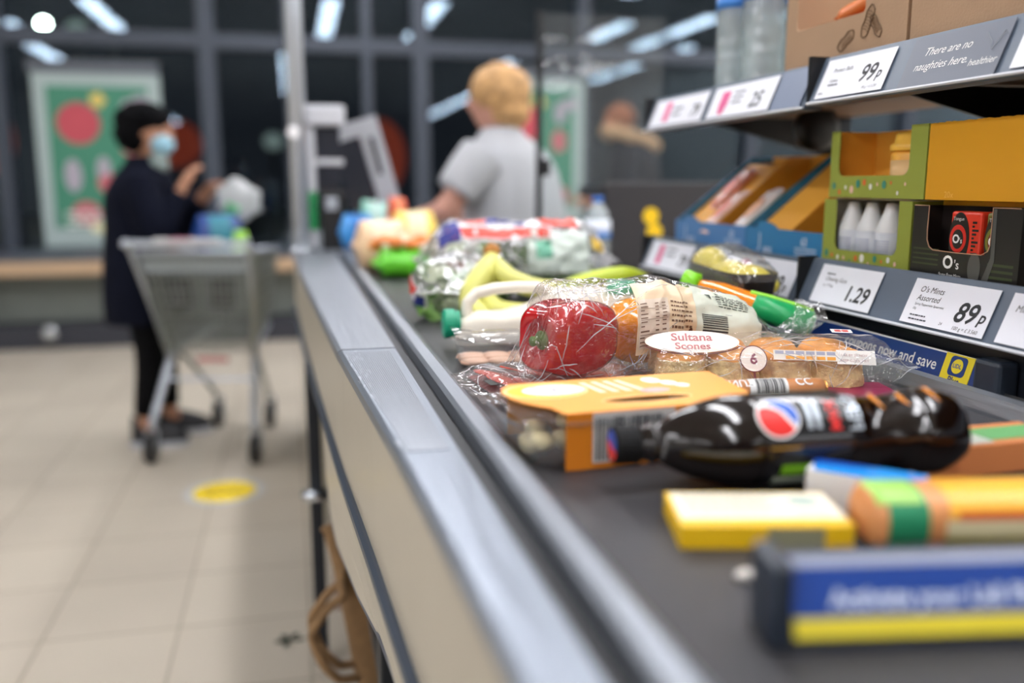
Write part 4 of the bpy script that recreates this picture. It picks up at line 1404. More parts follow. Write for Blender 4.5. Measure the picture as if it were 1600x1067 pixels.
# --- salami pack in vacuum film
t = thing('salami_pack', 'flat film pack of sliced red salami under the peppers', 'meat pack', (.298, .995, BT), math.radians(6))
SALAMI = t
obj('film_wrapper', film_bag(.19, .185, .020, seed=11, fin=.024, wr=.0035, finw=.8, flare=.1, n=64, m=56, skew=.004), film_mat('salami_film', (1, .97, .96), .05, .20, .08, 40), t, True)
sal = mat('salami_red', (196, 74, 56), .45, var=.35, vscale=160, bump=.3, bscale=300)
r = random.Random(12)
for k in range(14):
    bm = B()
    i, j = k % 5, k // 5
    lathe(bm, [(.001, 0), (.024, 0), (.0245, .0009), (.024, .0018), (.001, .0019)], 28, T(-.066 + i * .033, -.05 + j * .048, .008 + (k % 3) * .0025) @ RY(.20 + .1 * r.random()) @ RX(r.uniform(-.1, .1)))
    tagm = obj('salami_slices', bm, sal, t, True)
obj('meat_tray', box(B(), -.088, .088, -.085, .085, .0015, .004, .001), mat('tray_wine', (120, 36, 36), .5), t)
obj('printed_front', box(B(), -.085, .090, -.0985, -.096, .002, .026), mat('pack_wine_print', (132, 52, 44), .4), t)
obj('front_print', flat([ell(-.035, .013, .012, .006, 20)] + lines(-.01, .08, .015, 2, .006, .002, 4), frame((0, -.0986, 0), (1, 0, 0), (0, 0, 1)), .0001, .0001), mat('pack_pale_print', (190, 130, 120), .5), t)
obj('hanging_slot', box(B(), -.099, -.090, -.045, -.02, .020, .0206), black_pl, t)

# --- three peppers in one flow wrap with printed label
pk = thing('pepper_pack', 'clear wrapped pack with printed label around red, yellow and green peppers', 'vegetable pack', (.445, 1.035, BT + .008), math.radians(1))
def pepper(name, x, y, z, L, rad, col, label, seed, rx=0.0, ry=0.0, rz=0.0):
    t_ = thing('bell_pepper', label, 'pepper', (x, y, z), rot=(rx, ry, rz), group='bell peppers in the wrap')
    def f(u, a):
        th = u * PI
        xx = -math.cos(th) * L / 2
        k = math.sin(th) ** .62
        taper = 1.04 - .22 * u
        lobe = 1 + .105 * math.cos(4 * a + seed) * (0.45 + .55 * math.sin(th)) + .03 * math.cos(2 * a + 1)
        rr = rad * k * taper * lobe
        dent = .022 * math.exp(-(rr / (rad * .42)) ** 2)
        if u < .5:
            xx += dent
        else:
            xx -= dent * .45
        return Vector((xx, rr * math.cos(a), rr * math.sin(a)))
    bm_ = superloft(40, 64, f)
    obj('pepper_flesh', bm_, mat('pepper_%s' % name, col, .16, coat=.7, var=.08, vscale=20), t_, True)
    bm_ = B()
    lathe(bm_, [(.001, 0), (.016, .001), (.013, .003), (.007, .006), (.005, .011), (.006, .017), (.001, .018)], 24, T(-L / 2 + .021, 0, 0) @ frame((0, 0, 0), (0, 0, 1), (0, 1, 0)), lambda h, a: 1 + (.25 * math.cos(5 * a) if h < .003 else 0))
    obj('stem', bm_, mat('stem_green', (110, 140, 70), .6), t_, True)
    return t_
pz = BT + .020
pepper('red', .308, .982, pz + .0440, .122, .0510, (186, 12, 18), 'large shiny red pepper in clear film with its stem facing left', PI, rz=.42)
pepper('yellow', .425, 1.050, pz + .036, .100, .042, (244, 156, 16), 'orange-yellow pepper under the printed label in the film pack', 1.4)
pepper('green', .520, 1.058, pz + .026, .090, .038, (110, 150, 40), 'green pepper at the right end of the film pack', 2.2)
def ffn(u, a):
    full = .42
    x = (u - .5) * full
    yo = -.058 * max(0, 1 - max(0, u - .12) * 2.9)
    d1, d2 = u * full, (1 - u) * full
    k = min(1, d1 / .045) if d1 < .045 else (min(1, max(0, (d2 - .028) / .095)))
    k = k * k * (3 - 2 * k)
    base = .003
    H_ = (.112 if u < .45 else .112 - .035 * min(1, (u - .45) / .35)) * k + .002 + .02 * (1 - k) * (1 if u < .5 else 1.2)
    W_ = (.122 * k + .085 * (1 - k)) if u < .5 else (.100 * k + .030 * (1 - k))
    if d2 < .03:
        W_ += .045 * (1 - d2 / .03)
    ca, sa = math.cos(a), math.sin(a)
    y = W_ / 2 * math.copysign(abs(ca) ** .8, ca)
    z = H_ / 2 * math.copysign(abs(sa) ** .8, sa) + H_ / 2 + base
    if u > .85:
        z += .045 * ((u - .85) / .15) ** 1.3
    n1 = noise.noise(Vector((x * 14, y * 30, z * 30 + 3)))
    rd = 1 - abs(noise.noise(Vector((x * 16 + y * 20, z * 55, y * 55 + 9)))) * 2
    rd2 = 1 - abs(noise.noise(Vector((x * 60, z * 50 + 4, y * 50)))) * 2
    w = .0035 + .003 * (1 - k)
    dd = w * (n1 + .7 * rd + .55 * rd2)
    c = Vector((0, 0, H_ / 2 + base))
    q = Vector((x, y, z))
    dr = Vector((0, y, z - c.z))
    if dr.length > 1e-6:
        q += dr.normalized() * dd
    q.z = max(.0015, q.z)
    q.y += yo
    return q
pep_film = film_mat('pepper_film', (1, 1, 1), .035, .30, .05, 45)
obj('film_wrapper', superloft(150, 100, ffn), pep_film, pk, True)
crease_m = mat('painted_crease_shine', (236, 238, 242), .12, spec=1.0, alpha=.42)  # near-white so the folds carry a painted highlight
def crease_glints(par, f, n_, seed, u0=.04, u1=.96, a0=20, a1=220, ln=.22, w=.0006, M_=None):
    """film folds as thin near-white ridges, the pale colour painting their highlights"""
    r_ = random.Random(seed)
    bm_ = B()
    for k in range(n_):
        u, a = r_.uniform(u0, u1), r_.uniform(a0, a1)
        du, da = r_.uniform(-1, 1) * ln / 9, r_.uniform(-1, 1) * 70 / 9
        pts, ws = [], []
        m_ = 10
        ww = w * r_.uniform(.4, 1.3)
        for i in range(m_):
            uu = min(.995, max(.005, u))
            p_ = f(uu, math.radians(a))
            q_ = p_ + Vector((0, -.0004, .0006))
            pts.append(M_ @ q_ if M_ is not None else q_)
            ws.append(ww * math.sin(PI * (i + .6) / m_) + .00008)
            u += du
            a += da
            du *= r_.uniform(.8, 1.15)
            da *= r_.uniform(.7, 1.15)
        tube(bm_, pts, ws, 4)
    o_ = obj('film_crease_glints', bm_, crease_m, par, True)
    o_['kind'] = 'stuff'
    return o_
crease_glints(pk, ffn, 60, 5, u0=.02, u1=.36, a0=60, a1=260, ln=.12)
crease_glints(pk, ffn, 45, 6, u0=.30, u1=.98, a0=60, a1=230, ln=.25)
# printed label wrapped over the film
def patch(u0, u1, a0, a1, n_=30, m_=24, lift=.0008, shear=0):
    b_ = B()
    g_ = []
    for i in range(n_ + 1):
        row = []
        for j in range(m_ + 1):
            u = u0 + (u1 - u0) * i / n_ + shear * (j / m_)
            a = math.radians(a0 + (a1 - a0) * j / m_)
            p_ = ffn(u, a)
            row.append(b_.verts.new(p_ + (p_ - Vector((p_.x, 0, p_.z * .4))).normalized() * lift))
        g_.append(row)
    for i in range(n_):
        for j in range(m_):
            b_.faces.new((g_[i][j], g_[i + 1][j], g_[i + 1][j + 1], g_[i][j + 1]))
    return b_
def on_label(bm_, u0, a0, su, sa, lift):
    """flat decal x->u, y->angle over the wrap"""
    def f(c):
        p_ = ffn(u0 + c.x * su, math.radians(a0 + c.y * sa))
        return p_ + (p_ - Vector((p_.x, 0, p_.z * .4))).normalized() * (lift + c.z)
    return subdiv_map(bm_, f, maxlen=.08)
lab = obj('printed_label', patch(.335, .55, 200, 118, lift=.0010), mat('pep_label_paper', (238, 214, 180), .4), pk, True)
obj('nutrition_panel', patch(.342, .45, 194, 146, lift=.0018), mat('pep_label_beige', (232, 216, 198), .4), lab, True)
lab2 = obj('white_label', patch(.55, .77, 200, 108, lift=.0012, shear=.0), mat('pep_label_white', (222, 228, 212), .4), pk, True)
r = random.Random(77)
polys = []
for k in range(11):
    y = .96 - k * .088
    polys += [rect(.02, .12 + .5 * r.random() * .5, y, y + .022), rect(.55, .66, y, y + .022), rect(.78, .92, y, y + .022)]
for k in (2, 5, 8):
    polys.append(rect(.02, .97, .95 - k * .088 - .03, .95 - k * .088 - .022))
bm = flat(polys, I4, 0, .0001)
obj('nutrition_print', on_label(bm, .344, 148, .104, 44, .0024), mat('print_brown', (120, 90, 70), .5), lab)
polys = []
for k in range(12):
    y = .96 - k * .075
    x = 0.02
    while x < .8 + .15 * r.random():
        w_ = r.uniform(.04, .12)
        polys.append(rect(x, x + w_, y, y + .028))
        x += w_ + .03
bm = flat(polys, I4, 0, .0001)
obj('small_print', on_label(bm, .457, 140, .082, 72, .0018), mat('print_brown', (120, 90, 70), .5), lab)
polys = [rect(.05 + .0 * k, .05 + .42, .9 - k * .03 * 1.0 - .5, .9 - k * .03 - .5 + .014) for k in range(11)]
bm = flat(polys, I4, 0, .0001)
obj('stripe_print', on_label(bm, .560, 196, .19, -84, .0020), ink, lab2)
polys = []
for k in range(6):
    x = .35
    while x < .85:
        w_ = r.uniform(.03, .09)
        polys.append(rect(x, x + w_, .86 - k * .055, .88 - k * .055))
        x += w_ + .02
polys.append([(.16, .82), (.24, .82), (.24, .70)])
bm = flat(polys, I4, 0, .0001)
obj('small_print', on_label(bm, .560, 196, .19, -84, .0020), mat('print_green_black', (52, 66, 50), .5), lab2)
obj('paw_mark', on_label(flat([ell(.9, .2, .05, .06, 10), ell(.97, .26, .04, .05, 10), ell(.86, .10, .04, .04, 10)], I4, 0, .0001), .35, 206, .19, -90, .0018), mat('print_dark_brown', (90, 40, 20), .5), lab)

# --- clear tray with peeled lid between the salami and milk
t = thing('clear_food_tray', 'small clear plastic tray with salmon-coloured contents and curled lid beside the milk bottle', 'food tray', (.262, 1.155, BT), math.radians(-4))
def tf2(u, a):
    s_ = (.86, .94, .98, 1.02, 1.08)[min(4, int(u * 4 + .5))]
    z = (.001, .010, .022, .031, .033)[min(4, int(u * 4 + .5))]
    return Vector((.058 * s_ * math.copysign(abs(math.cos(a)) ** .4, math.cos(a)), .040 * s_ * math.copysign(abs(math.sin(a)) ** .4, math.sin(a)), z))
bm = superloft(5, 48, tf2)
bm.faces.new(bm.verts[:48][::-1])
obj('tray', bm, tray_m, t, True)
bm = B()
for k in range(9):
    blob(bm, (-.035 + (k % 3) * .034, -.022 + (k // 3) * .021, .008), (.02, .013, .005), seed=k, amp=.3, sub=2)
obj('food_filling', bm, mat('salmon_filling', (232, 188, 160), .5), t, True)
bm = B()
g = [[bm.verts.new((-.062 + .124 * i / 16, -.043 + .086 * j / 8, .035 + .012 * math.sin(i / 16 * PI) ** .5 * math.sin(j / 8 * PI) + (.010 * (1 - i / 4) if i < 4 else 0))) for j in range(9)] for i in range(17)]
for i in range(16):
    for j in range(8):
        bm.faces.new((g[i][j], g[i + 1][j], g[i + 1][j + 1], g[i][j + 1]))
obj('lid_film', bm, film_mat('lid_clear', (1, .98, .95), .15, .35, .05, 25), t, True)

for par_, args_, n_, sd_ in ((SALAMI, dict(L=.19, W=.185, H=.020, seed=11, fin=.024, wr=.0035, finw=.8, flare=.1, n=4, m=4, skew=.004), 50, 31), (SCONES, dict(L=.285, W=.120, H=.060, seed=4, fin=.022, wr=.0032, finw=.72, flare=.12, n=4, m=4, skew=.004), 60, 32)):
    film_bag(**args_).free()
    crease_glints(par_, film_bag.fn, n_, sd_, a0=40, a1=200, ln=.16)

# --- milk bottle lying on its side
t = thing('milk_bottle', 'white plastic milk bottle with green cap and moulded handle lying on its side', 'milk bottle', (.208, 1.285, BT + .044), math.radians(-3))
milk = mat('milk_plastic', (238, 232, 216), .35)
def mf(u, a):
    x = .020 + .235 * u
    k = min(1, .30 + 1.5 * max(0, u - .02)) if u < .5 else 1
    k = min(1, .36 + (u / .38) ** 1.2 * .64) if u < .38 else 1
    if u > .93:
        k *= 1 - .25 * ((u - .93) / .07) ** 2
    w, h = .043 * k, .043 * k
    cz = -.044 + max(h, 0) + (.018 * (1 - k))
    ca, sa = math.cos(a), math.sin(a)
    # top of the body is cut away under the handle
    cut = .42 * math.sin(min(1, max(0, (u - .12) / .50)) * PI)
    z = h * math.copysign(abs(sa) ** .7, sa)
    if z > 0:
        z *= 1 - cut * 1.6 if 1 - cut * 1.6 > .15 else .15
    return Vector((x, w * math.copysign(abs(ca) ** .7, ca), cz + z))
bm = superloft(40, 40, mf)
bm.faces.new(bm.verts[:40][::-1])
bm.verts.ensure_lookup_table()
bm.faces.new(bm.verts[-40:])
obj('bottle_body', bm, milk, t, True)
hp = [(.044, 0, -.014), (.034, 0, .002), (.036, 0, .022), (.050, 0, .036), (.075, 0, .042), (.110, 0, .044), (.140, 0, .043), (.162, 0, .036), (.176, 0, .020), (.180, 0, .0)]
sp = []
for i in range(len(hp) - 1):
    for q in (0, .5):
        sp.append(tuple(hp[i][c] * (1 - q) + hp[i + 1][c] * q for c in range(3)))
sp.append(hp[-1])
obj('handle', tube(B(), sp, .0085, 14), milk, t, True)
mcap = mat('milk_cap_green', (0, 150, 112), .4)
obj('cap', lathe(B(), [(.017, -.001), (.0205, .001), (.0215, .003), (.0215, .016), (.019, .018), (.019, .024)], 60, T(0, 0, -.008) @ MX, lambda h, a: 1 + (.012 if int(a / (2 * PI) * 60) % 2 else 0)), mcap, t)
t = thing('milk_bottle', 'second milk bottle behind the pepper pack, only its mint green cap showing through the film', 'milk bottle', (.465, 1.235, BT), math.radians(20))
obj('bottle_body', lathe(B(), [(.030, .0), (.036, .004), (.036, .05), (.030, .068), (.018, .080), (.018, .084)], 36), milk, t, True)
obj('cap', lathe(B(), [(.0205, .080), (.0215, .082), (.0215, .096), (.019, .098), (.001, .098)], 48), mat('milk_cap_mint', (60, 200, 150), .4), t, True)

# --- bananas
def banana(pts, rad, col=(206, 206, 70)):
    P = [Vector(p) for p in pts]
    # resample catmull-rom
    out = []
    n_ = len(P)
    for i in range(n_ - 1):
        p0, p1, p2, p3 = P[max(0, i - 1)], P[i], P[i + 1], P[min(n_ - 1, i + 2)]
        for k in range(6):
            q = k / 6
            out.append(.5 * ((2 * p1) + (p2 - p0) * q + (2 * p0 - 5 * p1 + 4 * p2 - p3) * q * q + (3 * p1 - p0 - 3 * p2 + p3) * q ** 3))
    out.append(P[-1])
    m_ = len(out)
    rs = []
    for i in range(m_):
        q = i / (m_ - 1)
        rs.append(rad * (min(1, .38 + (q / .28) * .62) if q < .28 else (1 if q < .82 else max(.25, 1 - ((q - .82) / .18) ** 1.6 * .8))))
    return tube(B(), out, rs, 10)
ban = mat('banana_skin', (218, 216, 120), .45, var=.08, vscale=20)
bant = mat('banana_tip', (120, 96, 50), .7)
t = thing('banana_bunch', 'bunch of yellow-green bananas with brown crown draped over the salad bag', 'bananas', (.345, 1.52, BT))
cr = (-.008, .02, .118)
for pts, nm in (([cr, (-.02, 0, .095), (-.050, -.02, .060), (-.055, -.035, .030), (-.030, -.06, .020)], 'a'),
                ([cr, (.0, -.005, .095), (.018, -.020, .075), (.065, -.025, .058), (.125, -.02, .052), (.165, -.01, .050)], 'b'),
                ([cr, (-.008, .01, .09), (-.025, .0, .05), (-.01, -.04, .026), (.04, -.07, .022), (.08, -.075, .024)], 'c')):
    b_ = obj('banana', banana(pts, .0195 if nm == 'a' else .0175), ban, t, True)
obj('crown', blob(B(), (cr[0], cr[1], cr[2] + .004), (.015, .012, .013), amp=.3, seed=3), mat('crown_brown', (186, 126, 60), .7), t, True)
t = thing('banana', 'single green-tipped banana end showing above the pepper pack', 'banana', (.53, 1.47, BT))
obj('banana_skin', banana([(.065, .0, .076), (.03, -.005, .080), (-.03, 0, .072), (-.08, 0, .055), (-.11, 0, .03)], .018), mat('banana_green_skin', (186, 204, 50), .45), t, True)
obj('stalk_end', blob(B(), (.068, .0, .076), (.005, .009, .009), amp=.1), mat('banana_cut', (120, 120, 40), .7), t, True)

# --- lemons in a black tray
t = thing('lemon_tray', 'film wrapped black tray of pale yellow lemons by the shelf edge', 'fruit tray', (.648, 1.255, BT), math.radians(-9))
def tf3(u, a):
    s_ = (.80, .9, 1.0, 1.03)[min(3, int(u * 3 + .5))]
    z = (.001, .060, .112, .114)[min(3, int(u * 3 + .5))]
    return Vector((.038 * s_ * math.copysign(abs(math.cos(a)) ** .4, math.cos(a)), .125 * s_ * math.copysign(abs(math.sin(a)) ** .4, math.sin(a)), z))
bm = superloft(4, 48, tf3)
bm.faces.new(bm.verts[:48][::-1])
obj('tray', bm, mat('tray_black_gloss', (46, 38, 38), .3), t, True)
def lf(u, a):
    q = film_bag
    x = (u - .5)
    k = math.sin(u * PI) ** .4
    z = .104 + (.044 * k) * max(0, math.sin(a)) + .003 * noise.noise(Vector((u * 14, a * 3, 1)))
    if math.sin(a) < 0:
        z = .104 + .045 * math.sin(a)
    return Vector((.041 * (.6 + .4 * k) * math.cos(a), x * .275, z))
obj('film_wrapper', superloft(40, 40, lf), film_mat('lemon_film', (1, 1, 1), .05, .25, .06, 40), t, True)
lem = mat('lemon_skin', (232, 214, 84), .4, bump=.3, bscale=300)
Mlt = T(.648, 1.255, BT) @ RZ(math.radians(-9))
for k, (x, y, z) in enumerate(((-.004, .088, .108), (.0, -.0, .094), (.004, -.075, .094))):
    bm = B()
    bmesh.ops.create_icosphere(bm, subdivisions=4, radius=1)
    for v in bm.verts:
        n_ = v.co.normalized()
        s_ = 1 + .25 * max(0, abs(n_.y) - .86) / .14
        v.co = Vector((n_.x * .029, n_.y * .036 * s_, n_.z * .029))
    o = tag(obj('lemon', bm, lem, None, True), 'pale yellow lemon in the black tray, ' + ('farthest and highest', 'middle', 'nearest')[k] + ' one', 'lemon', 'lemons in the black tray')
    o.matrix_world = Mlt @ T(x, y, z) @ RZ(.5 * k)

# --- squeezy bottle with lime cap
d = Vector((.130, -.105, -.048))
L = d.length
zx = d.normalized()
zy = Vector((0, 0, 1)).cross(zx).normalized()
zz = zx.cross(zy)
t = thing('squeeze_bottle', 'orange squeezy bottle with lime green cap and green label lying behind the pepper pack', 'bottle', (0, 0, 0))
t.matrix_world = Matrix(((zx.x, zy.x, zz.x, .530), (zx.y, zy.y, zz.y, 1.165), (zx.z, zy.z, zz.z, 1.004), (0, 0, 0, 1)))
MXl = frame((0, 0, 0), (0, 1, 0), (0, 0, 1))
obj('cap', lathe(B(), [(.001, 0), (.015, .0), (.0170, .002), (.0170, .022), (.013, .024)], 40, MXl), mat('cap_lime', (130, 214, 30), .35), t, True)
obj('bottle_body', lathe(B(), [(.012, .022), (.013, .028), (.017, .042), (.020, .058), (.020, .085), (.021, .11), (.021, .16), (.020, .183), (.001, .185)], 36, MXl @ Matrix.Diagonal((1, .8, 1, 1))), mat('bottle_amber', (238, 138, 24), .12, coat=1), t, True)
obj('green_label', lathe(B(), [(.0210, .105), (.0217, .13), (.0215, .182), (.012, .187)], 36, MXl @ Matrix.Diagonal((1, .8, 1, 1))), mat('label_leaf_green', (20, 160, 90), .35), t, True)
obj('lime_stripe', sweep(B(), [(x_, [(-.010, z_), (.012, z_ + .0012), (.012, z_), (-.010, z_ - .002)]) for x_, z_ in ()] ) if False else tube(B(), [(.095, -.006, .0155), (.12, .0, .0170), (.15, .004, .0172), (.180, .004, .0165)], .0035, 8), mat('label_lime', (150, 220, 60), .35), t, True)

# --- salad bags (union flag print on one)
leaf = mat('salad_leaf', (112, 156, 72), .5, var=.45, vscale=50)
leafw = mat('salad_leaf_pale', (206, 216, 180), .5, var=.15, vscale=40)
def leaves(par, n_, W_, D_, H_, seed, pale=.35):
    r_ = random.Random(seed)
    for nm, mm, cnt in (('green_leaves', leaf, int(n_ * (1 - pale))), ('pale_leaves', leafw, int(n_ * pale))):
        bm_ = B()
        for k in range(cnt):
            x, y = r_.uniform(-W_ / 2, W_ / 2), r_.uniform(-D_ / 2, D_ / 2)
            k2 = max(0, 1 - (2 * x / W_) ** 2) ** .5
            z = r_.uniform(.01, .01 + H_ * k2)
            M_ = T(x, y, z) @ RZ(r_.uniform(0, 6.28)) @ RX(r_.uniform(-1.2, 1.2)) @ RY(r_.uniform(-1, 1))
            s_ = r_.uniform(.014, .03)
            t2 = bmesh.new()
            g_ = [[t2.verts.new((s_ * (i / 3 - 1), s_ * .6 * (j / 2 - 1) * math.cos((i / 3 - 1) * 1.3), s_ * .35 * math.sin(i * 1.7 + j) * .5)) for j in range(5)] for i in range(7)]
            for i in range(6):
                for j in range(4):
                    t2.faces.new((g_[i][j], g_[i + 1][j], g_[i + 1][j + 1], g_[i][j + 1]))
            merge(bm_, t2, M_)
        o_ = obj(nm, bm_, mm, par, True)
        o_['kind'] = 'stuff'
def ffn_bag(L_, W_, H_, seed, wr=.007, fin=.03):
    def f(u, a):
        full = L_ + 2 * fin
        x = (u - .5) * full
        d_ = min(u, 1 - u) * full
        k = min(1, d_ / (fin * 2.4))
        k = k * k * (3 - 2 * k)
        ca, sa = math.cos(a), math.sin(a)
        y = W_ / 2 * (.8 + .2 * k) * math.copysign(abs(ca) ** .85, ca)
        z = (H_ / 2 * k + .001) * math.copysign(abs(sa) ** .85, sa) + H_ / 2
        q = Vector((x, y, z))
        nn = noise.noise(q * 22 + Vector((seed, 0, 0))) + .6 * (1 - 2 * abs(noise.noise(q * 45 + Vector((0, seed, 0)))))
        dr = Vector((0, y, z - H_ / 2))
        if dr.length > 1e-6:
            q += dr.normalized() * nn * wr
        q.z = max(.001, q.z)
        return q
    return f
def bag_patch(f, u0, u1, a0, a1, lift=.002, n_=16, m_=16, c=Vector((0, 0, .06))):
    b_ = B()
    g_ = [[None] * (m_ + 1) for _ in range(n_ + 1)]
    for i in range(n_ + 1):
        for j in range(m_ + 1):
            p_ = f(u0 + (u1 - u0) * i / n_, math.radians(a0 + (a1 - a0) * j / m_))
            dr = (p_ - Vector((p_.x, 0, c.z))).normalized()
            g_[i][j] = b_.verts.new(p_ + dr * lift)
    for i in range(n_):
        for j in range(m_):
            b_.faces.new((g_[i][j], g_[i + 1][j], g_[i + 1][j + 1], g_[i][j + 1]))
    return b_
salad_film = film_mat('salad_film', (1, 1, 1), .08, .50, .10, 35)
fl_red, fl_blue, fl_white = mat('flag_red', (226, 72, 56), .4), mat('flag_blue', (36, 44, 130), .4), mat('flag_white', (235, 230, 232), .4)
t = thing('salad_bag', 'large clear bag of salad leaves with red, white and blue flag print along the top', 'salad bag', (.45, 1.84, BT + .0), math.radians(-2))
f1 = ffn_bag(.36, .20, .158, 3, .010)
obj('film_wrapper', superloft(70, 56, f1), salad_film, t, True)
crease_glints(t, f1, 90, 7, a0=60, a1=230, w=.0014)
leaves(t, 230, .34, .17, .135, 21)
for nm, u0, u1, a0, a1, mm, lf_ in (('white_flag_ground', .10, .66, 95, 150, fl_white, .002), ('red_flag_band', .12, .64, 128, 146, fl_red, .0035), ('blue_flag_band', .10, .20, 105, 152, fl_blue, .004), ('blue_flag_corner', .34, .54, 100, 116, fl_blue, .004), ('red_flag_band', .60, .80, 92, 122, fl_red, .004),
                                 ('red_flag_band', .16, .34, 104, 112, fl_red, .0038), ('pale_text_panel', .52, .82, 135, 190, mat('panel_pale_mint', (214, 226, 216), .4), .003)):
    obj(nm, bag_patch(f1, u0, u1, a0, a1, lf_), mm, t, True)
obj('mint_lettering', bag_patch(f1, .56, .64, 150, 175, .0045), mat('panel_mint_print', (120, 190, 160), .4), t, True)
obj('gold_print', bag_patch(f1, .84, .90, 140, 165, .0045), mat('gold_flower', (214, 176, 40), .4), t, True)
t = thing('salad_bag', 'smaller salad bag with flag print at its foot, left of the bananas', 'salad bag', (.285, 1.625, BT), math.radians(70))
f2 = ffn_bag(.20, .12, .105, 8, .008)
obj('film_wrapper', superloft(50, 44, f2), salad_film, t, True)
crease_glints(t, f2, 50, 8, a0=0, a1=250, w=.0012)
leaves(t, 80, .19, .09, .08, 22, .45)
obj('blue_flag_band', bag_patch(f2, .06, .40, -60, -25, .004), fl_blue, t, True)
obj('red_flag_band', bag_patch(f2, .06, .42, -5, 18, .004), fl_red, t, True)
obj('white_flag_ground', bag_patch(f2, .05, .45, -65, 22, .002), fl_white, t, True)
obj('red_flag_tip', bag_patch(f2, .84, .92, 0, 150, .004), fl_red, t, True)
obj('blue_flag_tip', bag_patch(f2, .92, .98, 0, 150, .004), fl_blue, t, True)

# --- bright green net bag with carrots, buns and far goods
t = thing('vegetable_bag', 'bright green bag of orange and pale vegetables at the far left of the belt', 'vegetable bag', (.272, 2.32, BT))
f3 = ffn_bag(.13, .14, .07, 5, .005, .015)
b_ = superloft(30, 30, f3)
obj('green_wrapper', b_, mat('net_green', (96, 196, 40), .4), t, True)
r = random.Random(3)
bm = B()
bm2 = B()
for k in range(16):
    x = r.uniform(-.065, .075)
    (blob(bm if k % 3 else bm2, (x, r.uniform(-.05, .05), .072 + r.random() * .022), (.022, .018, .015), seed=k, amp=.2, sub=2))
obj('carrot_pieces', bm, mat('carrot_orange', (226, 130, 60), .5), t, True)
obj('pale_pieces', bm2, mat('parsnip_pale', (224, 210, 180), .5), t, True)
def far_pack(name, label, cat, loc, size, col, seed, print_col=None, amp=.15):
    t_ = thing(name, label, cat, loc, rnd.uniform(-.3, .3))
    f_ = ffn_bag(size[0] * .86, size[1], size[2], seed, .003, size[0] * .07)
    obj('wrapper', superloft(26, 24, f_), mat(name + '_%d' % seed, col, .35), t_, True)
    if print_col:
        obj('print_patch', bag_patch(f_, .3, .7, 110, 220, .002, 8, 8, Vector((0, 0, size[2] / 2))), mat('far_print_%d' % seed, print_col, .4), t_, True)
    return t_
far_pack('bun_pack', 'peach coloured bag of buns behind the green vegetable bag', 'bread', (.235, 2.50, BT + .001), (.16, .12, .135), (232, 196, 156), 51, (240, 214, 180))
far_pack('crisp_bag', 'yellow and cream packet behind the green vegetable bag', 'packet', (.345, 2.66, BT + .001), (.15, .10, .155), (238, 206, 92), 52, (246, 232, 190))
far_pack('white_sack', 'pale translucent pack at the end of the belt before the cashier', 'packet', (.455, 2.55, BT + .001), (.14, .12, .11), (214, 204, 196), 53)
far_pack('blue_pack', 'bright blue wrapped pack standing on the scanner desk', 'packet', (.200, 3.04, BT + .021), (.13, .08, .115), (70, 150, 220), 54, (30, 120, 200))
far_pack('mint_pack', 'mint green soft pack on the scanner desk beside the blue one', 'packet', (.275, 3.18, BT + .021), (.13, .10, .165), (150, 216, 196), 55, (200, 236, 224))
far_pack('red_pack', 'red and orange packet on the scanner desk right of the mint pack', 'packet', (.335, 2.985, BT + .021), (.07, .05, .17), (226, 84, 56), 56, (240, 140, 90))
far_pack('blue_pack', 'light blue pack on the scanner desk by the cashier forearm', 'packet', (.415, 2.99, BT + .021), (.08, .07, .12), (96, 158, 224), 57, (150, 190, 236))
t = dup(wb, (.835, 2.42, .86), .3, 'water bottle with blue cap standing beside the till rack')
t.scale = (1, 1, .86)
far_pack('clear_multipack', 'clear crinkled multipack behind the salad bag', 'packet', (.665, 2.15, BT + .001), (.13, .12, .11), (120, 130, 128), 58)

# ================================================================== TILL AREA
t = thing('till_desk', 'grey scanner desk at the far end of the belt in front of the cashier', 'desk', (0, 0, 0))
obj('desk_top', box(B(), -.01, .50, 2.955, 4.2, .90, .92, .004), mat('desk_grey', (120, 126, 134), .35, .2), t)
obj('desk_body', box(B(), .02, .46, 2.98, 4.15, 0, .90), cream, t)
obj('scanner_glass', box(B(), .15, .42, 3.12, 3.42, .9195, .9205), mat('scanner_black', (20, 22, 26), .1), t)
t = thing('steel_pole', 'tall bright steel pole at the far end of the counter edge', 'pole', (.026, 3.00, .9205))
obj('pole_tube', lathe(B(), [(.027, .012), (.027, 1.6), (.001, 1.601)], 28), mat('pole_steel', (190, 196, 204), .35, .6), t, True)
obj('pole_foot', lathe(B(), [(.045, 0), (.045, .008), (.030, .014), (.001, .014)], 28), chrome, t, True)
obj('white_disc', lathe(B(), [(.001, 0), (.020, 0), (.020, .004), (.001, .005)], 24, T(-.012, -.028, .375) @ RX(PI / 2)), mat('disc_white', (238, 238, 240), .3), t)  # plain white disc on the front of the pole
greyw = mat('till_housing_pale', (196, 198, 204), .4)
t = thing('payment_column', 'pale payment column with a green side label beside the steel pole', 'payment terminal', (.06, 3.06, .9205))
obj('column', box(B(), -.025, .020, -.02, .03, .0, .40, .006), greyw, t)
obj('top_housing', box(B(), -.028, .118, -.035, .035, .40, .465, .01), greyw, t)
obj('dark_screen', box(B(), .024, .10, -.008, .02, .20, .398, .004), mat('screen_dark', (44, 46, 54), .2), t)
obj('middle_bar', box(B(), .021, .11, -.015, .01, .275, .295, .003), greyw, t)
obj('green_label', box(B(), -.012, .019, -.023, -.020, .065, .19, .001), mat('till_label_green', (20, 150, 84), .4), t)
obj('card_reader', box(B(), .030, .105, -.05, .01, .0, .19, .008), black_pl, t)
obj('silver_key', box(B(), .045, .085, -.055, -.050, .13, .17, .004), mat('key_silver', (170, 176, 186), .3, .3), t)
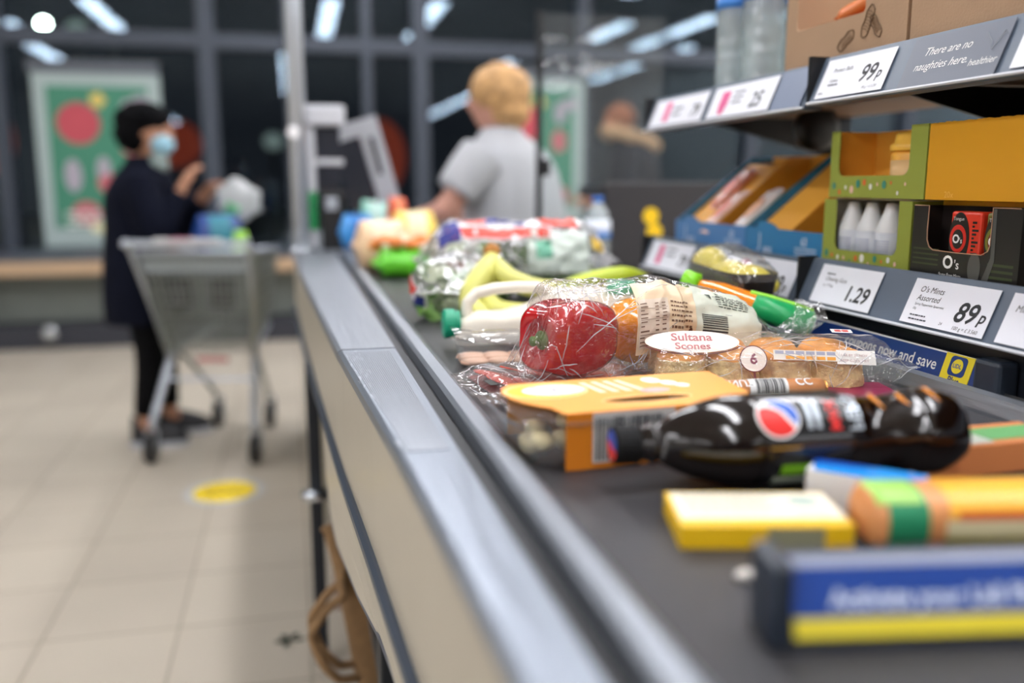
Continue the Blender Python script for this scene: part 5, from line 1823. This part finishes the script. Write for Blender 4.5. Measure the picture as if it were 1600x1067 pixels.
t = thing('till_monitor', 'silver framed till screen tilted away, left of the cashier', 'monitor', (.20, 3.16, .9205))
fp = [(-.06, .40), (.085, .445), (.158, .165), (.092, .150), (.032, .375), (-.055, .345)]
obj('bezel', prism(B(), [(x * 1.03, z) for x, z in fp], -.015, .015, frame((0, 0, 0), (1, 0, 0), (0, 0, 1))), mat('bezel_silver', (168, 170, 176), .4), t)
obj('dark_slot', prism(B(), [(.060, .37), (.078, .372), (.108, .25), (.092, .245)], .016, .018, frame((0, 0, 0), (1, 0, 0), (0, 0, 1))), black_pl, t)
obj('screen_back', prism(B(), [(-.05, .34), (.03, .372), (.09, .150), (.0, .12)], -.012, .012, frame((0, 0, 0), (1, 0, 0), (0, 0, 1))), mat('screen_dark', (44, 46, 54), .2), t)
obj('stand', box(B(), .02, .07, -.02, .02, 0.008, .14, .004), black_pl, t)
obj('stand_foot', box(B(), -.02, .11, -.05, .05, 0, .008, .002), black_pl, t)
t = thing('protective_screen', 'clear protective screen held by a thin black post beside the cashier', 'screen', (.745, 2.72, .90))
obj('post', box(B(), -.009, .009, -.008, .008, 0.0, .745, .002), black_pl, t)
obj('clear_panel', box(B(), .009, .40, -.002, .002, .05, .74), film_mat('perspex', (.95, .97, .97), .03, .05, .02, 2), t)
obj('panel_clip', box(B(), .009, .035, -.010, .010, .26, .31, .002), black_pl, t)


# ================================================================== PEOPLE
def cat(pts, n=5):
    P = [Vector(p) for p in pts]
    out = []
    m_ = len(P)
    for i in range(m_ - 1):
        p0, p1, p2, p3 = P[max(0, i - 1)], P[i], P[i + 1], P[min(m_ - 1, i + 2)]
        for k in range(n):
            q = k / n
            out.append(.5 * ((2 * p1) + (p2 - p0) * q + (2 * p0 - 5 * p1 + 4 * p2 - p3) * q * q + (3 * p1 - p0 - 3 * p2 + p3) * q ** 3))
    out.append(P[-1])
    return out


def limb(bm, pts, radii, seg=16, n=5):
    P = cat(pts, n)
    m_ = len(P)
    rs = []
    for i in range(m_):
        q = i / n
        a = min(int(q), len(radii) - 2)
        f = q - a
        rs.append(radii[a] * (1 - f) + radii[a + 1] * f)
    tube(bm, P, rs, seg)


def loft(bm, rings, seg=32, dirx=(1, 0)):
    """rings: (cx, cy, cz, a, b): half-width a along dirx, b across"""
    dx = Vector((dirx[0], dirx[1], 0)).normalized()
    dy = Vector((-dx.y, dx.x, 0))
    # smooth the stations
    P = cat([(r_[0], r_[1], r_[2]) for r_ in rings], 4)
    A_ = cat([(r_[3], r_[4], 0) for r_ in rings], 4)
    rr = []
    for c, ab in zip(P, A_):
        rr.append([bm.verts.new(c + dx * ab.x * math.cos(2 * PI * k / seg) + dy * ab.y * math.sin(2 * PI * k / seg)) for k in range(seg)])
    for X_, Y_ in zip(rr, rr[1:]):
        for k in range(seg):
            bm.faces.new((X_[k], X_[(k + 1) % seg], Y_[(k + 1) % seg], Y_[k]))
    bm.faces.new(rr[0][::-1])
    bm.faces.new(rr[-1])


def body(parent, J, R_, links, head, face, hr, skin_m, eye=True):
    """one continuous body: skeleton J (name->co), radii R_, links; head ellipsoid at head facing angle face (radians)"""
    names = list(J)
    idx = {n_: i for i, n_ in enumerate(names)}
    verts = [J[n_] for n_ in names]
    rad = [R_[n_] for n_ in names]
    edges = [(idx[a], idx[b]) for a, b in links]
    # hands: palm and five fingers each
    for side in ('l', 'r'):
        w = Vector(J['wrist_' + side])
        e = Vector(J['elbow_' + side])
        d = (w - e).normalized()
        up = Vector((0, 0, 1))
        s_ = d.cross(up).normalized()
        n_ = s_.cross(d).normalized()
        i_w = idx['wrist_' + side]
        verts.append(w + d * .05)
        rad.append((.030, .016))
        ip = len(verts) - 1
        edges.append((i_w, ip))
        for k in range(4):
            o_ = (k - 1.5) * .017
            L1 = (.030, .036, .034, .026)[k]
            a_ = w + d * .078 + s_ * o_
            b_ = a_ + d * L1 - n_ * .010
            c_ = b_ + d * L1 * .5 - n_ * .018
            for p_ in (a_, b_, c_):
                verts.append(p_)
            rad += [.0095, .0085, .007]
            m_ = len(verts)
            edges += [(ip, m_ - 3), (m_ - 3, m_ - 2), (m_ - 2, m_ - 1)]
        a_ = w + d * .04 + s_ * (-.030 if side == 'l' else .030)
        b_ = a_ + d * .030 + s_ * (-.012 if side == 'l' else .012) - n_ * .01
        verts += [a_, b_]
        rad += [.011, .009]
        m_ = len(verts)
        edges += [(i_w, m_ - 2), (m_ - 2, m_ - 1)]
    o = skin('body', verts, edges, rad, skin_m, None, 2, idx['pelvis'])
    bm = bmesh.new()
    bm.from_mesh(o.data)
    bpy.data.objects.remove(o)
    h = Vector(head)
    fw = Vector((math.cos(face), math.sin(face), 0))
    sd = Vector((-fw.y, fw.x, 0))
    def hf(u, a):
        th = u * PI
        z = -math.cos(th)
        k = math.sin(th) ** .85
        x, y = math.cos(a) * k, math.sin(a) * k
        fx = x * hr * .92 * (1 if z > -.2 else 1 - .12 * (-z - .2))
        fy = y * hr * .74 * (1 if z > 0 else 1 + .22 * z)
        if x > 0:
            nose = math.exp(-((y * 4.2) ** 2) - ((z + .12) / .20) ** 2) * hr * .20 * (1 if z < 0 else .7)
            fx += nose
            fx -= hr * .06 * math.exp(-((abs(y) - .38) / .14) ** 2 - ((z - .06) / .12) ** 2)   # eye sockets
            fx += hr * .05 * math.exp(-(y / .3) ** 2 - ((z + .48) / .07) ** 2)                  # lips
            fx += hr * .07 * math.exp(-(y / .35) ** 2 - ((z + .80) / .16) ** 2)                 # chin
        return h + fw * fx + sd * fy + Vector((0, 0, z * hr * 1.16))
    t2 = superloft(30, 44, hf)
    for f in t2.faces:
        f.smooth = True
    merge(bm, t2)
    for s_ in (-1, 1):
        c = h + sd * s_ * hr * .76 + fw * (-.05 * hr) + Vector((0, 0, -.05 * hr))
        blob(bm, c, (hr * .16, hr * .12, hr * .26), RZ(face), sub=2)
    n0 = len(bm.faces)
    if eye:
        for s_ in (-1, 1):
            blob(bm, h + sd * s_ * hr * .30 + fw * hr * .80 + Vector((0, 0, .06 * hr)), (hr * .08, hr * .12, hr * .07), RZ(face), sub=2)
        bm.faces.ensure_lookup_table()
        for f in bm.faces[n0:]:
            f.material_index = 1
    return obj('body', bm, [skin_m, mat('eye_dark', (40, 30, 28), .2)], parent, True)


LINKS = [('pelvis', 'waist'), ('waist', 'chest'), ('chest', 'neck'), ('neck', 'headb'), ('chest', 'sho_l'), ('chest', 'sho_r'), ('sho_l', 'elbow_l'), ('elbow_l', 'wrist_l'), ('sho_r', 'elbow_r'), ('elbow_r', 'wrist_r'),
         ('pelvis', 'hip_l'), ('pelvis', 'hip_r'), ('hip_l', 'knee_l'), ('knee_l', 'ankle_l'), ('ankle_l', 'toe_l'), ('hip_r', 'knee_r'), ('knee_r', 'ankle_r'), ('ankle_r', 'toe_r')]
RAD = dict(pelvis=.12, waist=.11, chest=.12, neck=.05, headb=.05, sho_l=.055, sho_r=.055, elbow_l=.040, elbow_r=.040, wrist_l=.027, wrist_r=.027, hip_l=.085, hip_r=.085, knee_l=.055, knee_r=.055,
           ankle_l=.036, ankle_r=.036, toe_l=.03, toe_r=.03)

# shopper with trolley, masked, dark coat
W0 = thing('person', 'shopper in long dark navy coat, black beanie and pale blue face mask beside the trolley', 'person', (-.64, 4.16, 0))
def loc_(J, o):
    return {k: (v[0] - o[0], v[1] - o[1], v[2] - o[2]) for k, v in J.items()}
o0 = (-.64, 4.16, 0)
J = dict(pelvis=(-.645, 4.16, .76), waist=(-.645, 4.16, .92), chest=(-.625, 4.16, 1.10), neck=(-.600, 4.15, 1.23), headb=(-.585, 4.14, 1.31),
         sho_l=(-.60, 4.30, 1.14), sho_r=(-.62, 4.03, 1.14), elbow_l=(-.50, 4.33, .95), elbow_r=(-.55, 3.99, .93), wrist_l=(-.38, 4.20, 1.08), wrist_r=(-.45, 4.03, 1.11),
         hip_l=(-.645, 4.24, .72), hip_r=(-.645, 4.08, .72), knee_l=(-.60, 4.25, .42), knee_r=(-.625, 4.07, .42), ankle_l=(-.585, 4.26, .09), ankle_r=(-.665, 4.07, .09), toe_l=(-.47, 4.26, .035), toe_r=(-.55, 4.06, .035))
skin1 = mat('skin_tan', (178, 128, 100), .55)
wj = loc_(J, o0)
body(W0, wj, dict(RAD, sho_l=.04, sho_r=.04, chest=.10, elbow_l=.034, elbow_r=.034), LINKS, (-.575 + .64, -.03, 1.345), math.radians(-18), .098, skin1)
def L0(p): return (p[0] - o0[0], p[1] - o0[1], p[2])
navy = mat('coat_navy', (14, 17, 30), .9, bump=.5, bscale=60, var=.2, spec=.1)
bm = B()
loft(bm, [(-.005, 0, .545, .165, .19), (-.005, 0, .66, .165, .19), (-.01, 0, .80, .150, .18), (0, 0, .95, .145, .18), (.01, 0, 1.08, .145, .19), (.025, 0, 1.16, .12, .18), (.035, 0, 1.215, .085, .12), (.04, -.005, 1.25, .072, .085)], 36)
limb(bm, [L0((-.615, 4.03, 1.15)), L0((-.585, 3.99, 1.03)), L0((-.55, 3.985, .93)), L0((-.50, 4.01, 1.02)), L0((-.455, 4.03, 1.09))], [.078, .074, .066, .055, .045])
limb(bm, [L0((-.60, 4.29, 1.15)), L0((-.55, 4.32, 1.03)), L0((-.50, 4.33, .95)), L0((-.44, 4.27, 1.01)), L0((-.39, 4.21, 1.07))], [.078, .074, .066, .055, .045])
obj('coat', bm, navy, W0, True)
blackc = mat('legging_black', (12, 12, 14), .9, spec=.1)
bm = B()
for s_ in 'lr':
    limb(bm, [wj['hip_' + s_], wj['knee_' + s_], tuple(Vector(wj['ankle_' + s_]) + Vector((0, 0, .05)))], [.092, .062, .042])
obj('trousers', bm, blackc, W0, True)
def shoe(par, a, tt, mu, ms, sc_=1.0):
    a, tt = Vector(a), Vector(tt)
    d = (tt - a)
    d.z = 0
    d.normalize()
    an = math.atan2(d.y, d.x)
    bm_ = B()
    c = Vector((a.x, a.y, 0))
    M_ = T(*c) @ RZ(an)
    def sf_(u, g):
        x = -.055 + .235 * u
        w = .040 * (math.sin(min(1, u * 1.3 + .25) * PI / 2)) * (1 if u < .75 else max(.2, 1 - ((u - .75) / .25) ** 2 * .8))
        h_ = .085 * (1 - u) ** .6 + .03
        return M_ @ Vector((x, w * math.cos(g), .022 + max(0, h_ * math.sin(g)) if math.sin(g) > 0 else .022))
    bm_ = superloft(16, 20, sf_)
    o_ = obj('shoe', bm_, mu, par, True)
    bm_ = B()
    prism(bm_, [(x_ * 1.0, y_) for x_, y_ in [(-.06, -.03), (-.02, -.04), (.08, -.043), (.15, -.038), (.18, -.015), (.18, .015), (.15, .038), (.08, .043), (-.02, .04), (-.06, .03)]], .001, .024, M_)
    obj('sole', bm_, ms, o_)
for s_ in 'lr':
    shoe(W0, wj['ankle_' + s_], wj['toe_' + s_], mat('trainer_black', (24, 24, 28), .5), mat('sole_pale', (176, 180, 188), .5))
bm = B()
hc = Vector((-.575 + .64, -.03, 1.345))
blob(bm, hc + Vector((-.022, 0, .052)), (.112, .100, .078), amp=.12, fr=3, seed=5, sub=4)
blob(bm, hc + Vector((-.060, 0, .0)), (.078, .096, .085), amp=.12, fr=3, seed=6, sub=4)
obj('beanie', bm, mat('beanie_black', (8, 8, 10), .95, bump=.8, bscale=150, spec=.1), W0, True)
fv = Vector((math.cos(math.radians(-18)), math.sin(math.radians(-18)), 0))
bm = B()
blob(bm, hc + fv * .050 + Vector((0, 0, -.042)), (.052, .062, .052), RZ(math.radians(-18)), sub=4)
obj('face_mask', bm, mat('mask_blue', (150, 196, 214), .6), W0, True)
bm = B()
blob(bm, hc + fv * .030 + Vector((0, -.01, -.125)), (.045, .055, .055), amp=.2, seed=2, sub=3)
obj('scarf', bm, mat('scarf_grey_green', (132, 146, 142), .8), W0, True)

# cashier
S0 = thing('person', 'cashier with short blond hair in a grey T-shirt seated behind the belt, seen from behind', 'person', (.77, 3.24, 0))
o1 = (.77, 3.24, 0)
J = dict(pelvis=(.80, 3.26, .66), waist=(.79, 3.25, .86), chest=(.77, 3.23, 1.10), neck=(.745, 3.22, 1.31), headb=(.725, 3.22, 1.38),
         sho_l=(.645, 3.10, 1.215), sho_r=(.875, 3.36, 1.215), elbow_l=(.505, 3.08, 1.035), elbow_r=(.78, 3.50, 1.02), wrist_l=(.40, 3.24, 1.00), wrist_r=(.55, 3.50, 1.0),
         hip_l=(.73, 3.20, .63), hip_r=(.83, 3.34, .63), knee_l=(.55, 3.42, .60), knee_r=(.60, 3.56, .60), ankle_l=(.53, 3.44, .20), ankle_r=(.59, 3.58, .20), toe_l=(.46, 3.52, .15), toe_r=(.52, 3.66, .15))
sj = loc_(J, o1)
skin2 = mat('skin_pink', (206, 152, 132), .5)
f1a = math.radians(152)
body(S0, sj, dict(RAD, elbow_l=.046, elbow_r=.046, wrist_l=.032, wrist_r=.032), LINKS, (-.052, -.02, 1.430), f1a, .098, skin2)
bm = B()
loft(bm, [(.04, .01, .64, .22, .18), (.04, .01, .78, .22, .185), (.035, .01, .92, .215, .185), (.025, .0, 1.06, .215, .175), (.015, -.005, 1.17, .205, .155), (-.0, -.01, 1.245, .180, .125), (-.022, -.012, 1.30, .11, .085), (-.026, -.016, 1.335, .065, .065)], 40, (.72, .69))
limb(bm, [(.645 - .77, 3.10 - 3.24, 1.225), (.60 - .77, 3.085 - 3.24, 1.175), (.545 - .77, 3.075 - 3.24, 1.105)], [.085, .080, .070])
limb(bm, [(.875 - .77, 3.36 - 3.24, 1.225), (.86 - .77, 3.41 - 3.24, 1.17), (.82 - .77, 3.46 - 3.24, 1.10)], [.080, .076, .070])
obj('t_shirt', bm, mat('shirt_grey', (176, 178, 182), .8, bump=.3, bscale=40, var=.04), S0, True)
bm = B()
for s_ in 'lr':
    limb(bm, [sj['hip_' + s_], sj['knee_' + s_], sj['ankle_' + s_]], [.11, .075, .055])
obj('trousers', bm, mat('trouser_dark', (34, 36, 44), .8), S0, True)
for s_ in 'lr':
    a_ = Vector(sj['ankle_' + s_])
    o_ = S0
    bm = B()
    blob(bm, a_ + Vector((-.03, .04, -.06)), (.11, .045, .04), RZ(math.radians(131)), sub=3)
    obj('shoe', bm, black_pl, S0, True)
bm = B()
hc = Vector((-.052, -.02, 1.430))
blob(bm, hc + Vector((.020, -.008, .030)), (.108, .102, .095), amp=.10, fr=3.2, seed=9, sub=4)
blob(bm, hc + Vector((.045, -.012, -.030)), (.082, .082, .080), amp=.14, fr=3.5, seed=4, sub=4)
obj('hair', bm, mat('hair_blond', (190, 148, 98), .7, var=.35, vscale=34, bump=.6, bscale=90), S0, True)
t = thing('swivel_chair', 'dark swivel chair under the seated cashier', 'chair', (.82, 3.28, 0))
obj('seat', box(B(), -.22, .22, -.2, .2, .47, .535, .02), mat('chair_fabric', (40, 42, 50), .8), t)
obj('column', lathe(B(), [(.03, .06), (.03, .47)], 16), chrome, t)
obj('base', lathe(B(), [(.24, .0), (.24, .02), (.05, .06)], 5), black_pl, t)

# person in the background with fur trimmed hood
P0 = thing('person', 'person in a dark puffer jacket with tan fur hood standing beyond the shelves', 'person', (2.32, 6.0, 0))
o2 = (2.32, 6.0, 0)
J = dict(pelvis=(2.34, 6.0, .88), waist=(2.34, 6.0, 1.02), chest=(2.33, 6.0, 1.24), neck=(2.26, 6.0, 1.42), headb=(2.23, 6.0, 1.50),
         sho_l=(2.30, 5.82, 1.33), sho_r=(2.34, 6.18, 1.33), elbow_l=(2.20, 5.78, 1.08), elbow_r=(2.22, 6.22, 1.08), wrist_l=(2.02, 5.86, 1.02), wrist_r=(2.03, 6.14, 1.04),
         hip_l=(2.34, 5.91, .84), hip_r=(2.34, 6.09, .84), knee_l=(2.33, 5.90, .46), knee_r=(2.33, 6.10, .46), ankle_l=(2.35, 5.90, .09), ankle_r=(2.36, 6.10, .09), toe_l=(2.22, 5.89, .035), toe_r=(2.23, 6.11, .035))
pj = loc_(J, o2)
body(P0, pj, RAD, LINKS, (-.11, 0, 1.555), math.radians(186), .098, mat('skin_mid', (190, 130, 96), .5))
bm = B()
loft(bm, [(.02, 0, .72, .17, .21), (.02, 0, .85, .18, .22), (.02, 0, 1.02, .18, .22), (.01, 0, 1.2, .18, .225), (-.0, 0, 1.33, .16, .20), (-.03, 0, 1.42, .11, .13), (-.05, 0, 1.46, .08, .09)], 36)
limb(bm, [pj['sho_l'], pj['elbow_l'], pj['wrist_l']], [.085, .072, .05])
limb(bm, [pj['sho_r'], pj['elbow_r'], pj['wrist_r']], [.085, .072, .05])
obj('puffer_jacket', bm, mat('puffer_black', (16, 19, 28), .7, bump=.8, bscale=25, spec=.2), P0, True)
bm = B()
tube(bm, [(.0 + .17 * math.cos(a_) - .02, .12 * math.sin(a_), 1.43 - .05 * math.cos(a_) + .01) for a_ in [2 * PI * k / 24 for k in range(24)]], [.045 + .012 * math.sin(k * 2.3) for k in range(24)], 10, closed=True)
obj('fur_hood', bm, mat('fur_tan', (170, 138, 104), .95, bump=1, bscale=90, var=.3, vscale=40), P0, True)
bm = B()
blob(bm, (-.095, 0, 1.585), (.108, .092, .092), amp=.1, sub=3)
obj('hair', bm, mat('hair_auburn', (130, 76, 44), .7, var=.2), P0, True)
bm = B()
for s_ in 'lr':
    limb(bm, [pj['hip_' + s_], pj['knee_' + s_], tuple(Vector(pj['ankle_' + s_]) + Vector((0, 0, .03)))], [.10, .07, .055])
obj('trousers', bm, blackc, P0, True)
for s_ in 'lr':
    shoe(P0, pj['ankle_' + s_], pj['toe_' + s_], black_pl, mat('sole_pale', (176, 180, 188), .5))

# ================================================================== SHOPPING TROLLEY
TR = thing('shopping_trolley', 'silver wire shopping trolley with pink handle advert standing on the tiled floor', 'trolley', (-.395, 3.745, 0), math.radians(-14))
wire = mat('trolley_wire', (150, 156, 152), .35, .7)
tubes = mat('trolley_tube', (176, 182, 190), .3, .8)
nw, fw_ = (.225, .02, .865), (.155, .70, .83)
nb, fb_ = (.175, .12, .445), (.115, .62, .50)
bm = B()
def P4(a, sx): return (a[0] * sx, a[1], a[2])
def lerp(a, b, q): return tuple(a[i] * (1 - q) + b[i] * q for i in range(3))
rim = [P4(nw, -1), P4(nw, 1), P4(fw_, 1), P4(fw_, -1)]
bot = [P4(nb, -1), P4(nb, 1), P4(fb_, 1), P4(fb_, -1)]
obj('basket_rim', tube(B(), rim, .008, 8, closed=True), tubes, TR)
for i in range(4):
    a, b, c, d_ = rim[i], rim[(i + 1) % 4], bot[i], bot[(i + 1) % 4]
    n_ = 16 if i % 2 == 0 else 22
    for k in range(n_ + 1):
        tube(bm, [lerp(a, b, k / n_), lerp(c, d_, k / n_)], .0036, 5)
    for k in range(1, 8):
        tube(bm, [lerp(a, c, k / 8), lerp(b, d_, k / 8)], .0040, 5)
for k in range(15):
    tube(bm, [lerp(bot[0], bot[1], k / 14), lerp(bot[3], bot[2], k / 14)], .0026, 5)
obj('wire_basket', bm, wire, TR)
obj('rear_band', sweep(B(), [(-.002 + 0 * k, [(x, z) for x, z in ((-.205, .80), (.205, .80), (.215, .855), (-.215, .855))]) if False else (y, [(-.208, .79), (.208, .79), (.220, .862), (-.220, .862)]) for k, y in enumerate((.030, .038))]), mat('trolley_band', (150, 158, 160), .4), TR)
for x0_ in (-.135, .035):
    obj('seat_flap', box(B(), x0_, x0_ + .10, .070, .076, .635, .755, .004), mat('flap_dark', (48, 46, 50), .5), TR)
obj('child_seat', box(B(), -.19, .19, .06, .36, .775, .785, .003), mat('child_seat_grey', (110, 116, 120), .5), TR)
obj('handle_bar', tube(B(), [(-.245, -.06, .905), (.245, -.06, .905)], .014, 14), tubes, TR)
obj('handle_advert', box(B(), -.12, .14, -.078, -.042, .905, .925, .004), mat('advert_white', (206, 206, 208), .4), TR)
obj('pink_advert', box(B(), -.06, .02, -.080, -.040, .9255, .9265), mat('advert_pink', (214, 110, 150), .4), TR)
for sx in (-1, 1):
    obj('handle_arm', tube(B(), cat([(sx * .24, -.06, .905), (sx * .235, -.02, .885), (sx * .205, .10, .62), (sx * .18, .16, .43)], 4), .012, 10), tubes, TR)
    obj('leg', tube(B(), cat([(sx * .175, .20, .445), (sx * .180, .17, .40), (sx * .205, .04, .20), (sx * .212, .02, .15)], 4), .017, 10), tubes, TR)
    obj('leg', tube(B(), cat([(sx * .16, .22, .43), (sx * .150, .35, .34), (sx * .125, .52, .19), (sx * .122, .55, .15)], 4), .012, 10), wire, TR)
    obj('side_rail', tube(B(), [(sx * .176, .16, .43), (sx * .118, .62, .485)], .010, 8), tubes, TR)
    for y, x in ((.0, .215), (.56, .122)):
        fk = obj('castor_fork', tube(tube(B(), [(sx * x - .022, y, .065), (sx * x - .020, y + .02, .13), (sx * x, y + .02, .155)], .007, 6), [(sx * x + .022, y, .065), (sx * x + .020, y + .02, .13), (sx * x, y + .02, .155)], .007, 6), tubes, TR)
        obj('wheel', lathe(B(), [(.020, -.014), (.058, -.013), (.062, -.007), (.062, .007), (.058, .013), (.020, .014)], 28, T(sx * x, y, .0625) @ RY(PI / 2)), black_pl, fk)
obj('lower_tray_bar', tube(B(), [(-.19, .12, .33), (.19, .12, .33)], .007, 8), tubes, TR)
obj('red_tag', box(B(), -.06, .07, .155, .165, .395, .415, .002), mat('tag_dull_red', (190, 110, 110), .5), TR)
MT = T(-.395, 3.745, 0) @ RZ(math.radians(-14))
def in_trolley(name, label, cat_, p, size, col, seed, print_col=None):
    q = MT @ Vector(p)
    return far_pack(name, label, cat_, (q.x, q.y, q.z), size, col, seed, print_col)
in_trolley('blue_bag', 'royal blue carrier bag standing on the trolley seat', 'bag', (.03, .24, .786), (.22, .16, .22), (20, 60, 130), 61, (30, 120, 140))
in_trolley('lime_packet', 'lime green packet at the right side of the trolley', 'packet', (.155, .14, .786), (.07, .08, .16), (140, 196, 60), 62)
in_trolley('red_packet', 'dull red packet on the trolley seat by the blue bag', 'packet', (-.12, .12, .786), (.06, .06, .08), (150, 54, 50), 63)
t = thing('plastic_bag', 'pale translucent bag with green print held over the trolley by the masked shopper', 'bag', (-.255, 4.06, 1.00), math.radians(-10))
f6 = ffn_bag(.16, .10, .15, 66, .010, .02)
b_ = superloft(34, 32, f6)
b_.transform(RY(math.radians(28)))
obj('bag_film', b_, film_mat('thin_bag', (.92, .95, .96), .45, .2, .2, 30), t, True)
b_ = bag_patch(f6, .35, .65, 190, 250, .003)
b_.transform(RY(math.radians(28)))
obj('green_print', b_, mat('bag_green_print', (120, 196, 140), .5), t, True)
